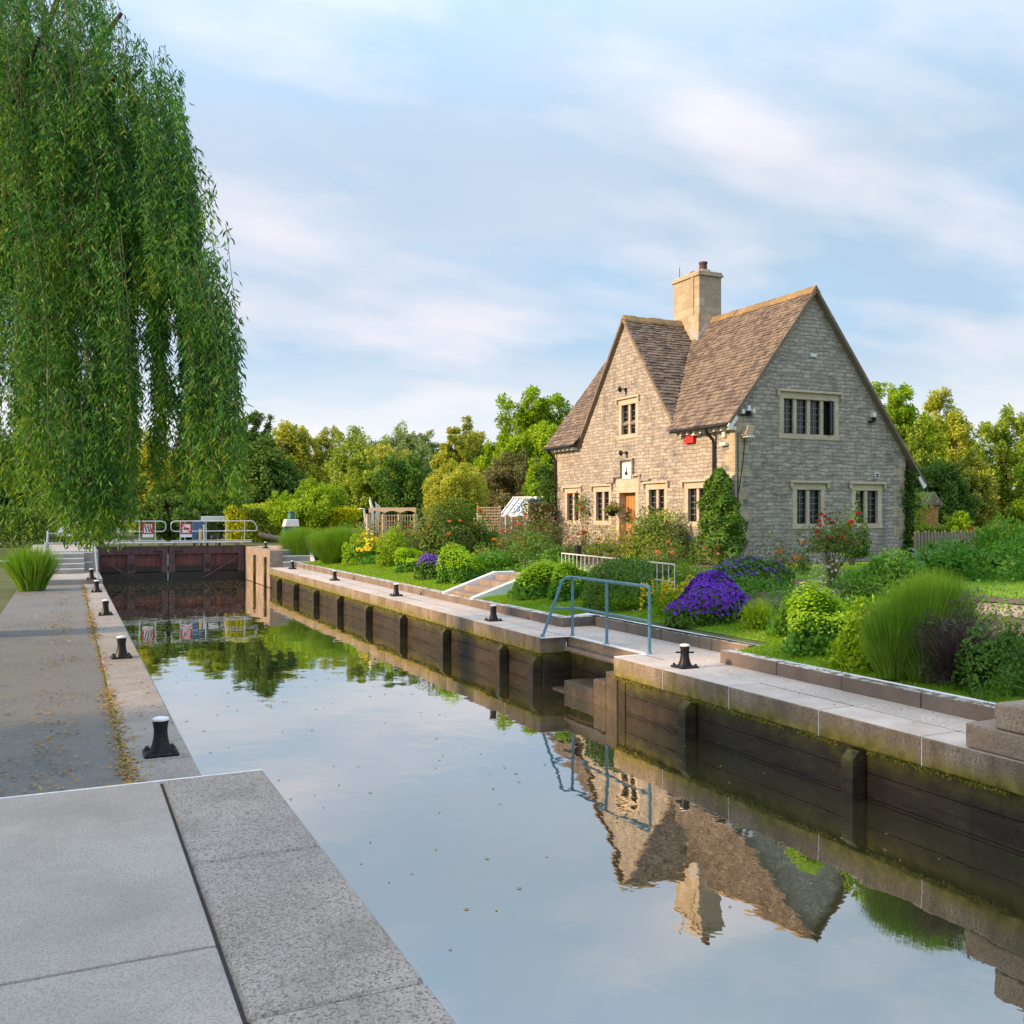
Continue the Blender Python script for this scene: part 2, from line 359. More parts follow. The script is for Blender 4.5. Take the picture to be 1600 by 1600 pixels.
def water_mat():
    m, nt, out = newmat('lock_water'); g = NT(nt)
    pos = g.pos()
    mp = g.n('ShaderNodeMapping'); mp.inputs['Scale'].default_value = (1.0, .8, 1); g.l(pos, mp.inputs['Vector'])
    n1 = g.noise(mp.outputs[0], 1.3, 2, .4, 0, 1); n2 = g.noise(mp.outputs[0], 5.5, 2, .5, 0, 1)
    h = g.math('ADD', n1, g.math('MULTIPLY', n2, .16))
    bn = g.n('ShaderNodeBump'); bn.inputs['Strength'].default_value = .045; bn.inputs['Distance'].default_value = .12
    g.l(h, bn.inputs['Height'])
    d = g.n('ShaderNodeBsdfDiffuse'); d.inputs['Color'].default_value = (.045,.042,.018,1)
    gl = g.n('ShaderNodeBsdfGlossy'); gl.inputs['Roughness'].default_value = .012; gl.inputs['Color'].default_value = (.97,.97,.95,1)
    g.l(bn.outputs[0], gl.inputs['Normal'])
    fr = g.n('ShaderNodeFresnel'); fr.inputs['IOR'].default_value = 2.0; g.l(bn.outputs[0], fr.inputs['Normal'])
    f = g.math('MULTIPLY', g.math('POWER', fr.outputs[0], .45), 1.1, clamp=True)
    ms = g.n('ShaderNodeMixShader'); g.l(f, ms.inputs[0]); g.l(d.outputs[0], ms.inputs[1]); g.l(gl.outputs[0], ms.inputs[2])
    g.l(ms.outputs[0], out.inputs[0]); return m
M['water'] = water_mat()
def ground_mat(name, a, b, c):
    return rough_mat(name, a, b, c, .6, 14, .95, .6, 20, dist=.03)
M['grass_base'] = ground_mat('lawn_ground', (.12,.25,.012), (.17,.32,.018), (.10,.17,.015))
M['meadow'] = ground_mat('meadow_ground', (.06,.085,.02), (.10,.13,.03), (.07,.06,.03))
# ================================================================== SETTING
QL, QR = 1.04, 7.71              # lock chamber edges
WZ = -.86                        # water level
UP = .72                         # upper quay level
YN, YF = 5.72, 40.9              # where the low quay rises, near and far
YG = 47.0                        # lower face of the gate
# water
struct(MB().poly([(QL-.1,-40,WZ),(QR+1.2,-40,WZ),(QR+1.2,YG+.6,WZ),(QL-.1,YG+.6,WZ)]).build('water', M['water']))
struct(MB().poly([(QL-.3,-42,-3.2),(QR+1.5,-42,-3.2),(QR+1.5,YG+.6,-3.2),(QL-.3,YG+.6,-3.2)]).build('lock_bed', M['soil']))
# ground: one sheet with the lock left out
def gz(x, y):
    if x < 0:
        return UP-.02 if (y > YG or y < 2) else -.03
    if y > YG+.3: return .74
    if x < 8.86: return .16
    if x < 10.7: return .16 + (x-8.84)/1.86*.19
    if x < 12.6: return .35 + (x-10.7)/1.9*.28
    if x < 17: return .63 + (x-12.6)/4.4*.14
    return .77
xs = [-900,-200,-60,-20,-8,-1.35, 8.85, 9.53, 10.1,10.7,11.3,12,12.6,14,17,20,25,32,45,70,200,900]
ys = [-900,-100,-20,2,2.1,5,6,8,10,12,15,18,21,24,28,33,38,YF,YG-.5,YG+.4,YG+5.6,YG+6.2,60,90,140,300,1200]
gv = []; gf = []
for j, y in enumerate(ys):
    for i, x in enumerate(xs): gv.append((x, y, gz(x, y) + (0 if abs(x) > 30 or x < 13 else .03*math.sin(x*1.7+y)*0)))
nx = len(xs)
for j in range(len(ys)-1):
    for i in range(nx-1):
        xm, ym = (xs[i]+xs[i+1])/2, (ys[j]+ys[j+1])/2
        if -1.35 < xm < 8.85 and ym < YG+.4: continue
        if 8.85 < xm < 9.53 and 5 < ym < YF: continue
        gf.append((j*nx+i, j*nx+i+1, (j+1)*nx+i+1, (j+1)*nx+i))
struct(MB().add(gv, gf).build('ground', M['meadow']))
Y1, Y2 = 11.62, 16.8             # the set-back of the kerb
# right-hand grass verge (sheet above the ground) and beds, path, lawn
def sheet(name, x0, x1, y0, y1, mat, dz, n=24, wob=0., m=5):
    vs = []; fs = []; xb = x0
    for y in (sorted([y0+(y1-y0)*j/n for j in range(n+1)]+[Y1-.07, Y1-.069, Y2+.069, Y2+.07]) if name == 'lawn_verge' else [y0+(y1-y0)*j/n for j in range(n+1)]):
        x0 = 9.69 if (name == 'lawn_verge' and Y1-.0695 < y < Y2+.0695) else xb
        a = x0 + (wob*math.sin(y*1.9)+wob*.6*math.sin(y*4.3+1) if wob else 0); b = x1 + (wob*math.sin(y*2.3+2)+wob*.5*math.sin(y*5.1) if wob else 0)
        for i in range(m+1):
            x = a+(b-a)*i/m; vs.append((x, y, gz(x, y)+dz))
    for j in range(len(vs)//(m+1)-1):
        for i in range(m): k = j*(m+1)+i; fs.append((k, k+1, k+m+2, k+m+1))
    return struct(MB().add(vs, fs).build(name, mat))
sheet('lawn_verge', 9.02, 11.2, 2.0, 40.5, M['grass_base'], .012, 60)
sheet('flower_bed', 10.75, 12.9, 2.0, 46, M['soil'], .03, 80, .09)
sheet('garden_path', 12.95, 14.3, 2.0, 46, M['gravel'], .02, 60, .06)
sheet('garden_lawn', 15.2, 26, 2.0, 21.8, M['grass_base'], .014, 30, .05)
sheet('rose_bed', 14.35, 15.2, 2.0, 46, M['soil'], .03, 60, .08)
sheet('house_bed', 15.3, 17.7, 21.9, 46, M['soil'], .016, 40, .05)
# paths of the quay
p = MB()
for (x0, x1, y0, y1) in ((8.26, 8.85, 5.5, YF), (8.85, 9.53, Y1, Y2)): p.poly([(x0,y0,-.004),(x1,y0,-.004),(x1,y1,-.004),(x0,y1,-.004)])
struct(p.build('quay_path', M['concrete']))
struct(MB().box((8.26, YF+.9, UP-.15), (14.5, YG+5, UP+.006)).build('upper_path', M['gravel']))
struct(MB().poly([(-1.35,6.6,-.012),(.455,6.6,-.012),(.455,33.6,-.012),(-1.35,33.6,-.012)]).build('left_path', M['slate_path']))
# ------------------------------------------------------------------ kerb
kb = thing('kerb', (8.84, 14, 0), 'low grey stone kerb with white lichen between quay path and grass', 'kerb')
k = MB()
def kerb_run(x0, x1, y0, y1, L=1.25):
    y = y0
    while y < y1-.02:
        e = min(y+L*random.uniform(.9,1.1), y1)
        if y1-e < .3: e = y1
        dx, dz = random.uniform(-.006,.006), random.uniform(-.008,.006)
        k.box((x0+dx, y, -.3), (x1+dx, e-.012, .185+dz)); y = e
kerb_run(8.84, 9.02, 4.5, Y1+.09); kerb_run(9.52, 9.70, Y1+.27, Y2-.18); kerb_run(8.84, 9.02, Y2-.09, 21.38); kerb_run(8.84, 9.02, 23.52, YF)
k.box((9.03, Y1-.09, -.3), (9.70, Y1+.09, .183)); k.box((9.03, Y2-.09, -.3), (9.70, Y2+.09, .187))
k.build('kerb_stone', M['kerb'], kb, .015)
MB().box((8.84, 21.39, -.3), (9.02, 23.51, .16)).build('dropped_kerb', M['kerb'], kb, .015)
# ------------------------------------------------------------------ lock wall, right
RY0, RY1, RX = 12.9, 15.45, 8.3   # recess with boat steps
lw = thing('lock_wall', (7.71, 20, 0), 'right-hand lock wall of mossy concrete coping over dark wet planks', 'lock wall')
c = MB(); j = MB()
def coping(y0, y1, x0=QR, x1=8.255, zt=0., zb=-.30, L=1.55):
    y = y0
    while y < y1-.02:
        e = min(y+L*random.uniform(.92,1.08), y1)
        if y1-e < .5: e = y1
        c.box((x0+random.uniform(0,.008), y+.006, zb), (x1, e-.006, zt+random.uniform(-.004,.004)))
        if e < y1-.05: j.box((x0+.012, e-.0058, zb), (x1-.003, e+.0058, zt-.006 if random.random()<.5 else zt-.008))
        y = e
coping(5.505, RY0); coping(RY1, YF)
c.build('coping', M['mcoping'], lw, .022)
j.build('joint_filler', M['blue_mortar'], lw)
w = MB()
for kk in range(9):
    zt = -.305-.27*kk; w.box((QR+.09+.02*random.random(), 2, zt-.262), (QR+.4, RY0-.0, zt))
    w.box((QR+.09+.02*random.random(), RY1, zt-.262), (QR+.4, YG+.3, zt))
    w.box((RX+.04, RY0+.003, zt-.262), (RX+.3, RY1-.003, zt))
w.box((QR+.09, RY1+.001, -3), (RX+.3, RY1+.2, -.304)); w.box((QR+.09, RY0-.2, -3), (RX+.3, RY0-.001, -.304))
w.build('plank_wall', M['planks'], lw)
for (y, zt) in ((4.8,-.33),(7.86,-.33),(10.92,-.34),(15.62,-.36),(17.1,-.33),(20.2,-.34),(23.25,-.33),(26.3,-.34),(29.45,-.33),(32.6,-.34),(35.8,-.33),(38.9,-.33)):
    MB().prism([(QR-.10,y-.085,-3),(QR+.09,y-.085,-3),(QR+.09,y-.085,zt),(QR-.01,y-.085,zt),(QR-.10,y-.085,zt-.09)], (0,.17,0)).build('pile', M['planks'], lw, .012)
for y in (41.6, 44.2): MB().box((QR-.10,y-.09,-3),(QR-.002,y+.09,.42)).build('pile', M['planks'], lw, .012)
# high part of the wall below the upper quay, with the same at the near end
for (a, b, nm) in ((YF, YG+6, 'upper_wall'), (-6, 5.5, 'upper_wall')):
    MB().box((QR+.004, a, -.85), (8.255, b, UP)).build(nm, M['coping'], lw, .03)
# recess: white painted edging and slab faces
s = MB()
s.box((QR-.004, RY1-.10, -.006), (RX+.1, RY1+.0, .004)); s.box((RX-.02, RY0-.1, -.006), (RX+.1, RY1-.102, .0045)); s.box((QR+.02, RY0-.1, -.006),(RX-.022, RY0+.0, .0042))
s.build('painted_edge', M['white'], lw)
s = MB(); s.box((RX, RY0-.1, -.30), (RX+.3, RY1+.1, -.008)); s.build('recess_face', M['coping'], lw, .01)
MB().box((RX-.10, RY0+.002, -.25), (RX-.003, RY1-.003, -.19)).build('recess_ledge', M['coping'], lw, .01)
# boat steps in the recess
bs = thing('boat_steps', (8.0, 13.6, -.9), 'wet brown steps going down to the water in the notch of the right quay', 'steps')
for (y0, y1, zt) in ((RY0+.004, RY0+.34, -.28), (RY0+.346, RY0+.74, -.46), (RY0+.746, RY0+1.75, -.64), (RY0+1.756, RY0+2.2, -.83)):
    MB().box((QR+.06, y0, -2.2), (RX-.105 if zt > -.5 else RX+.035, y1, zt)).build('step', M['wet_step'], bs, .03, 3)
# ------------------------------------------------------------------ left quay
lq = thing('lock_wall', (1.0, 20, 0), 'left-hand lock wall with pale concrete coping strip beside grey path', 'lock wall')
c = MB(); j = MB()
coping(6.62, 33.6, .474, QL, 0., -.30, 2.4)
c.build('coping', M['granite'], lq, .02)
MB().box((.4, -10, -3.1), (QL-.06, YG+6, -.304)).build('brick_wall', M['planks'], lq)
MB().box((-1.35, 33.6, -.6), (QL-.002, 38.2, .16)).build('low_step', M['slab'], lq, .02)
MB().box((-1.35, 38.2, -.6), (QL-.004, YG+.3, .9)).build('upper_wall', M['slab'], lq, .02)
for i in range(4):
    MB().box((-.9, 36.9+.32*i, .161+.0), (.55, 38.19, .16+.17*(i+1))).build('step', M['slab'], lq, .01)
    MB().box((-.9, 36.896+.32*i, .16+.17*(i+1)-.03), (.55, 36.96+.32*i, .16+.17*(i+1)+.004)).build('step_nosing', M['white'], lq)
# near raised platform (the photographer stands on it)
pf = thing('stone_platform', (0, 4, 0), 'raised pale slab with white front edge and black joint, bottom left', 'platform')
for (a, b) in ((4.28, 5.70), (2.9, 4.272), (1.5, 2.892), (-6, 1.492)): MB().box((.482, a, -.8), (QL, b, UP+random.uniform(-.003,.003))).build('coping_slab', M['granite'], pf, .025, 3)
for (a, b) in ((3.45, 5.70), (1.9, 3.44), (-6, 1.89)):
    for (x0, x1) in ((-1.02, .470), (-3.5, -1.03)): MB().box((x0, a, -.8), (x1, b, UP-.006+random.uniform(-.004,.002))).build('slab', M['slab'], pf, .012)
MB().box((.470, -6, -.8), (.482, 5.69, UP-.02)).build('joint', M['black'], pf)
MB().box((-3.5, 5.702, .60), (QL-.01, 5.722, UP-.008)).build('white_edge', M['white'], pf)
for i in range(3): MB().box((-3.5, 5.724+.29*i, -.4), (QL-.05, 5.724+.29*(i+1), .5-.22*i-.0)).build('step', M['slab'], pf, .015)
# ------------------------------------------------------------------ steps at the far end of the right quay and at the near end
def quay_steps(x0, x1, ya, dy, label, nose=True):
    t = thing('quay_steps', ((x0+x1)/2, ya, 0), label, 'steps')
    for i in range(3):
        a, b = ya+dy*.31*i, ya+dy*.93
        MB().box((x0, a, -.2 if nose else .006+.24*i), (x1, b, .24*(i+1)-.001)).build('step', M['slab'] if nose else M['coping'], t, .02)
        if nose: MB().box((x0, a-.006*dy, .24*(i+1)-.05), (x1, a+.05*dy, .24*(i+1)+.003)).build('step_nosing', M['white'], t)
    if nose: MB().prism([(x1+.004, ya-.12*dy, -.1), (x1+.004, ya+.93*dy, -.1), (x1+.004, ya+.93*dy, UP+.1), (x1+.004, ya+.8*dy, UP+.1), (x1+.004, ya-.12*dy, .2)], (.14,0,0)).build('side_wall', M['white'], t, .01)
    return t
quay_steps(8.262, 9.5, YF, 1, 'grey steps with white nosings rising to the far upper quay')
quay_steps(7.72, 8.83, 6.45, -1, 'brown stone step at the near end of the right quay', False)
# ------------------------------------------------------------------ garden steps
gs = thing('garden_steps', (9.5, 22.4, .16), 'white-walled stone garden steps climbing from the kerb between lime shrubs', 'steps')
for y in (21.40, 23.32):
    MB().prism([(8.86,y,.10),(10.9,y,.10),(10.9,y,.70),(10.32,y,.70),(8.86,y,.20)], (0,.18,0)).build('side_wall', M['white'], gs, .015)
for i, (x, z) in enumerate(((9.03,.25),(9.42,.38),(9.85,.51),(10.3,.64))):
    MB().box((x, 21.585, .0), (10.9, 23.315, z)).build('step', M['cane' if i else 'concrete'] if False else M['coping'], gs, .012)
struct(MB().box((10.9, 21.3, .2), (13.1, 23.6, .655)).build('landing_path', M['gravel']))
# ------------------------------------------------------------------ bollards
def make_bollard(loc, label, pin=False, s=1.0):
    t = thing('bollard', loc, label, 'bollard', 'black mooring bollards along the lock')
    x, y, z = loc
    bp = MB().box((x-.15*s, y-.15*s, z), (x+.15*s, y+.15*s, z+.028)).build('base_plate', M['black'], t, .008)
    for i in (-1, 1):
        for k2 in (-1, 1): MB().lathe((x+.11*i*s, y+.11*k2*s, z+.028), [(.026,0),(.026,.016),(.017,.017),(.017,.032),(0,.033)], 6).build('bolt', M['black'], bp)
    h = .29*s
    MB().lathe((x,y,z+.028), [(.10*s,0),(.094*s,.02),(.076*s,.07*s),(.064*s,.13*s),(.060*s,.18*s),(.064*s,.225*s),(.071*s,h-.02),(.071*s,h-.004)], 28).build('post', M['black'], t)
    MB().lathe((x,y,z+.028+h), [(.073*s,-.006),(.075*s,.004),(.069*s,.016),(.04*s,.024),(0,.026)], 28).build('cap', M['white'], t)
    if pin: MB().tube([(x-.13*CA,y+.13*SA,z+.22),(x+.13*CA,y-.13*SA,z+.22)], .013, 8).build('cross_pin', M['black'], t)
    return t
for (px, py, z, lab, pin) in (
    (251,1178,0,'black bollard with white cap nearest the camera, on the left quay by the raised slab',False),
    (190,1028,0,'black white-capped bollard, second along the left quay',False),
    (165,961,0,'black white-capped bollard, third along the left quay',False),
    (151,925,0,'small black bollard on the left quay in front of the concrete step',False),
    (143,905,.16,'small black bollard on top of the low concrete step, far left quay',False),
    (135.5,858,.9,'tiny black bollard on the upper left quay beside the gate',False),
    (1070,1043,0,'black bollard with a cross pin and white cap, right of the blue railing',True),
    (771,970,0,'black white-capped bollard on the right quay, below the white garden steps',False),
    (619,931,0,'black white-capped bollard on the right quay, below the lime and purple shrubs',False),
    (523,907,0,'black white-capped bollard on the right quay, below the tall grassy tufts',False),
    (457,889,0,'small black bollard at the foot of the far quay steps',False),
    (415,856.5,UP,'tiny dark bollard on the upper right quay beside the gate',False)):
    q = at_z(px, py, z); 
    if py < 870: s_ = .8
    else: s_ = 1.0
    make_bollard((q.x, q.y, z), lab, pin, s_)
# ------------------------------------------------------------------ blue railing round the recess
rl = thing('railing', (8.35, 14.2, 0), 'blue-grey tubular steel railing around the notch in the right quay', 'railing')
xr = RX+.06; yN_, yF_ = RY0+.06, RY1+.02
T = 1.07
posts = [at_z(1020,1019,0), at_z(953,1005,0), at_z(897,991,0)]
ysr = [RY0-.03, (RY0+RY1)/2+.02, RY1-.03]
for y in ysr:
    MB().tube([(xr,y,0),(xr,y,T)], .026, 10).lathe((xr,y,0), [(.055,0),(.055,.012),(.03,.016),(.03,.05)], 12).lathe((xr,y,.5), [(.034,-.04),(.034,.04)], 12).build('post', M['steel'], rl)
foot = Vector((QR+.06, RY1+.02, 0))
pts = [(xr,ysr[0]-.0,T-.04),(xr,ysr[0]+.03,T),(xr,ysr[2]-.05,T),(xr-.02,ysr[2]+.01,T)]
for a in range(1, 7):
    t = a/6*math.pi/2*.82
    pts.append((xr-.06-.17*math.sin(t), ysr[2]+.02, T-.16*(1-math.cos(t))))
pts.append(tuple(foot))
MB().tube(pts, .026, 10).build('top_rail', M['steel'], rl)
MB().tube([(xr,ysr[0],.52),(xr,ysr[2],.52)], .023, 10).build('mid_rail', M['steel'], rl)
tt = .52; e = Vector(pts[-2]); fr_ = foot + (e-foot)*(tt/e.z)
MB().tube([(xr,ysr[2],.50),tuple(fr_)], .022, 10).build('mid_rail', M['steel'], rl)
MB().lathe(tuple(foot), [(.055,0),(.055,.012),(.03,.016),(.03,.05)], 12).build('foot_flange', M['steel'], rl)
# far-left stair railing
lr = thing('stair_railing', (.2, 36, 0), 'grey tubular stair railing at the far end of the left quay', 'railing')
for x in (-.62, .86):
    if x < 0: MB().tube([(x,33.75,0),(x,33.75,1.15),(x,34.1,1.3)], .05, 8).build('post', M['rail_dark'], lr)
    MB().tube([(x,38.3,.9),(x,38.3,1.6),(x-.02,37.9,1.62),(x,37.2,1.55),(x,35.2,1.0),(x,34.2,.72),(x+.05,33.7,.05)], .032, 8).build('hand_rail', M['rail_dark'], lr)
for z in (1.55, 1.2, .85, .5):
    MB().tube([(-.62,37.9,z),(.83,37.9,z)], .022, 6).build('cross_rail', M['galv'], lr)
lf = thing('bank_railing', (-1.2, 34, 0), 'low grey post rail on the left bank under the willow', 'railing')
MB().tube([(-3.5,34,.75),(-.7,34,.75)], .03, 6).build('rail', M['galv'], lf)
for x in (-3.4,-2,-.75): MB().tube([(x,34,-.05),(x,34,.8)], .03, 6).build('post', M['rail_dark'], lf)
# ------------------------------------------------------------------ lock gate: two leaves, each with walkway and rail
def gate_leaf(x0, x1, sgn, label):
    t = thing('lock_gate', ((x0+x1)/2, YG, WZ), label, 'lock gate', 'leaves of the lock gate')
    Yg = YG
    MB().box((x0, Yg, .40), (x1, Yg+.38, .76)).build('top_beam', M['plum'], t, .02)
    MB().box((x0, Yg+.02, -.42), (x1, Yg+.34, -.16)).build('lower_beam', M['wet_shaded'], t, .02)
    pn = MB(); n = 13
    for i in range(n):
        a = x0+(x1-x0)*i/n; pn.box((a+.006, Yg+.14+.012*random.random(), -.30), (x0+(x1-x0)*(i+1)/n-.006, Yg+.24, .40))
    MB().box((x0+.01,Yg+.12,-1.8),(x1-.01,Yg+.239,-.302)).build('wet_boards', M['wet_shaded'], t)
    pn.box((x0+.01,Yg+.242,-1.6),(x1-.01,Yg+.27,.4))
    pn.build('panel_boards', M['redwood'], t)
    xm = (x0+x1)/2
    MB().box((x0+.02,Yg-.032,-1.6),(x1-.02,Yg+.01,-.44)).build('wet_cladding', M['wet_shaded'], t)
    for (x, w_, nm) in ((xm, .34, 'post'), ((x0+.16 if sgn > 0 else x1-.16), .30, 'heel_post'), ((x1-.15 if sgn > 0 else x0+.15), .28, 'mitre_post')):
        MB().box((x-w_/2, Yg-.03, -1.6), (x+w_/2, Yg+.36, .78 if nm != 'post' else .39)).build(nm, M['plum'], t, .02)
    MB().box((xm-.10, Yg-.05, -.3), (xm+.12, Yg-.032, -.02)).build('paddle_plate', M['frame_metal'], t, .005)
    h, f2 = (x0+.1, x1-1.6) if sgn > 0 else (x1-.1, x0+1.6)
    MB().bar((h, Yg-.06, .42), (f2, Yg-.06, -.70), .05, .05).build('brace', M['plum'], t)
    MB().bar((h+.3*sgn, Yg-.05, .10), (h+1.9*sgn, Yg-.05, -.75), .04, .04).build('brace', M['plum'], t)
    for xx in np.linspace(x0+.25, x1-.25, 9):
        for zz in (.50, .66): MB().lathe((xx, Yg-.001, zz), [(.0,-.02),(.025,-.02),(.025,.02),(0,.02)], 6).build('bolt', M['frame_metal'], t)
    mx = x1-.15 if sgn > 0 else x0+.15
    MB().box((mx-.5*sgn, Yg-.02, .50), (mx-.16*sgn, Yg-.003, .56)).box((mx-.22*sgn, Yg-.06, .2), (mx-.15*sgn, Yg-.033, .56)).build('iron_strap', M['frame_metal'], t)
    for x in np.linspace(x0+.3, x1-.3, 4): MB().box((x-.06, Yg+.05, .762), (x+.06, Yg+.3, .90)).build('walkway_block', M['deck'], t)
    dk = MB(); dk.box((x0-.3*(sgn > 0), Yg-.12, .90), (x1+.35*(sgn < 0), Yg+.55, .965)); dk.build('walkway', M['deck'], t, .006)
    MB().box((x0-.2*(sgn > 0), Yg-.125, .925), (x1+.25*(sgn < 0), Yg-.122, .962)).build('walkway_edge', M['white2'], t)
    # railing
    zr, zm = 1.92, 1.45; yr = Yg+.0
    xa, xb = (x0-.55, x1-.10) if sgn > 0 else (x0+.10, x1+.35)
    inner = xb if sgn > 0 else xa; outer = xa if sgn > 0 else xb
    for x in ([xa+.45, xm-.62, xm+.36, xb-.45] if sgn > 0 else [xa+.42, xa+.62, xm-.05, xm+.85, xb-.35]): MB().tube([(x,yr,.96),(x,yr,zr)], .026, 6).build('rail_post', M['galv'], t)
    d = -sgn
    loop = [(outer, yr, zr), (inner+.16*d, yr, zr), (inner+.04*d, yr, zr-.06), (inner, yr, zr-.18), (inner, yr, zm+.14), (inner+.05*d, yr, zm+.04), (inner+.16*d, yr, zm), (outer, yr, zm)]
    MB().tube(loop, .027, 6).build('hand_rail', M['galv'], t)
    end = [(outer, yr, zr), (outer+.10*d, yr, zr-.05), (outer+.26*d, yr, zm+.12), (outer+.22*d, yr, zm+.02), (outer, yr, zm)]
    MB().tube(end, .027, 6).build('rail_end', M['galv'], t)
    MB().tube([(xa, yr, 1.02), (xb, yr, 1.02)], .02, 6).build('toe_rail', M['galv'], t)
    return t
XM = at_Y(263, 860, YG).x
gate_leaf(QL+.02, XM-.012, 1, 'left leaf of the red-brown timber lock gate, partly behind willow tips')
gate_leaf(XM+.012, QR-.02, -1, 'right leaf of the red-brown timber lock gate, next to the pale wall')
# signs on the gate rail
def gate_sign(px0, px1, label, kind):
    a = at_Y(px0, 818, YG-.05); b = at_Y(px1, 818, YG-.05); x0, x1 = a.x, b.x; zt, zb = a.z+.02, at_Y(px0, 834.5, YG-.05).z
    t = thing('warning_sign', ((x0+x1)/2, YG-.06, zb-.2), label, 'sign', 'prohibition signs on the gate railing')
    y = YG-.045
    MB().box((x0, y, zb), (x1, y+.012, zt)).build('red_panel', M['red'], t)
    mx, mz = (x1-x0)*.15, (zt-zb)*.13
    MB().box((x0+mx, y-.004, zb+mz), (x1-mx, y-.0005, zt-mz)).build('white_panel', M['white2'], t)
    cx, cz = (x0+x1)/2, (zt+zb)/2; yy = y-.006
    P = MB()
    if kind == 'boat':
        P.prism([(cx-.17,yy,cz-.03),(cx-.05,yy,cz-.06),(cx+.1,yy,cz-.03),(cx+.17,yy,cz+.03),(cx+.04,yy,cz+.03),(cx-.03,yy,cz+.07),(cx-.09,yy,cz+.02)], (0,-.003,0))
        P.build('pictogram', M['black'], t)
        MB().bar((cx-.2, yy-.006, cz+.18), (cx+.2, yy-.006, cz-.18), .05, .004, up=Vector((0,1,0))).build('red_bar', M['red'], t)
    else:
        for dx in (-.12, .0, .1): P.prism([(cx+dx-.05,yy,cz+.17),(cx+dx+.01,yy,cz+.17),(cx+dx+.09,yy,cz-.16),(cx+dx+.03,yy,cz-.16)], (0,-.003,0))
        P.build('pictogram', M['green_paint'], t)
        MB().bar((cx-.2, yy-.006, cz+.18), (cx+.2, yy-.006, cz-.18), .022, .004, up=Vector((0,1,0))).build('red_bar', M['red'], t)
    MB().box((x0, y, zb-.15), (x1, y+.012, zb-.012)).build('caption_plate', M['white2'], t)
    return t
gate_sign(222.5, 240, 'red and white square sign with green slanted stripes on the gate rail', 'stripes')
gate_sign(282.5, 300, 'red and white square sign with a black figure crossed out on the gate rail', 'boat')
q = at_Y(309, 830, YG+1.3)
t = thing('board', (q.x, q.y, .9), 'plain blue board standing behind the gate rail beside the crossed-out sign', 'board')
MB().box((q.x-.24, q.y, .95), (q.x+.24, q.y+.06, 1.95)).build('blue_panel', M['blue'], t, .01); MB().box((q.x-.2,q.y+.01,.6),(q.x-.12,q.y+.05,.949)).build('leg', M['frame_metal'], t); MB().box((q.x+.12,q.y+.01,.6),(q.x+.2,q.y+.05,.949)).build('leg', M['frame_metal'], t)
q = at_Y(333, 840, YG+.7)
t = thing('winding_gear', (q.x, q.y, .95), 'black iron paddle gear standing on the gate walkway', 'winch')
MB().box((q.x-.30,q.y-.05,.6),(q.x-.22,q.y+.05,1.5)).box((q.x+.26,q.y-.05,.6),(q.x+.34,q.y+.05,1.5)).build('post', M['frame_metal'], t, .01)
MB().bar((q.x-.55,q.y-.06,1.86),(q.x+.5,q.y-.06,1.42),.07,.07).build('lever', M['frame_metal'], t)
MB().lathe((q.x,q.y,1.1), [(.0,-.16),(.16,-.16),(.16,.16),(0,.16)], 14).build('drum', M['frame_metal'], t)
MB().box((q.x-.64,q.y-.07,1.0),(q.x-.54,q.y+.03,1.55)).build('marker_post', M['yellow'], t)
q = at_Y(331, 813, YG+6.5)
t = thing('notice_board', (q.x, q.y, .7), 'long low white board on legs beyond the gate railing', 'board')
MB().box((q.x-.55,q.y,1.9),(q.x+.95,q.y+.05,2.15)).build('panel', M['white2'], t, .01)
for dx in (-.4,.8): MB().box((q.x+dx-.04,q.y+.052,.7),(q.x+dx+.04,q.y+.1,2.1)).build('leg', M['white2'], t)
q = at_Y(104, 832, YG+.5)
t = thing('notice_board', (q.x, q.y, .8), 'small pale blue sign at the far left edge by the willow', 'sign')
MB().box((q.x-.35,q.y,1.25),(q.x+.16,q.y+.05,1.7)).build('panel', M['white'], t, .01); MB().box((q.x-.14,q.y+.052,.6),(q.x-.06,q.y+.12,1.6)).build('leg', M['frame_metal'], t)
# control cabinet
q = at_z(454, 852, UP)
cx, cy = q.x, q.y
t = thing('control_cabinet', (cx, cy, UP), 'dark green and white lock control pillar by the yellow hedge', 'cabinet')
MB().box((cx-.34,cy-.3,UP),(cx+.34,cy+.3,UP+.92)).build('body', M['green_paint'], t, .03)
MB().prism([(cx-.36,cy-.32,UP+.922),(cx+.36,cy-.32,UP+.922),(cx+.33,cy-.32,UP+1.28),(cx-.25,cy-.32,UP+1.28)], (0,.64,0)).build('sloped_top', M['white'], t, .03)
MB().lathe((cx+.04,cy,UP+1.281), [(.17,0),(.17,.28),(.14,.30),(.17,.33),(.15,.40),(0,.42)], 16).build('lamp_cap', M['green_paint'], t)
q = at_z(428, 849.5, UP)
t = thing('log', (q.x, q.y, UP), 'grey-purple weathered log lying in front of the green hedge', 'log')
MB().tube([(q.x-.75,q.y+.1,UP+.50),(q.x-.4,q.y+.05,UP+.40),(q.x,q.y,UP+.30),(q.x+.5,q.y,UP+.24),(q.x+1.0,q.y+.05,UP+.20)], [.10,.13,.15,.14,.11], 12).build('trunk', M['drift'], t)
for (dx, dz, ex, ez, r_) in ((-.5,.42,-.95,.78,.04),(-.1,.36,-.45,.75,.035),(.3,.30,.75,.52,.035),(.1,.2,.5,.02,.05)):
    MB().tube([(q.x+dx,q.y,UP+dz),(q.x+(dx+ex)/2,q.y-.08,UP+(dz+ez)/2+.03),(q.x+ex,q.y-.12,UP+ez)], [r_,r_*.8,r_*.3], 7).build('branch', M['drift'], t)
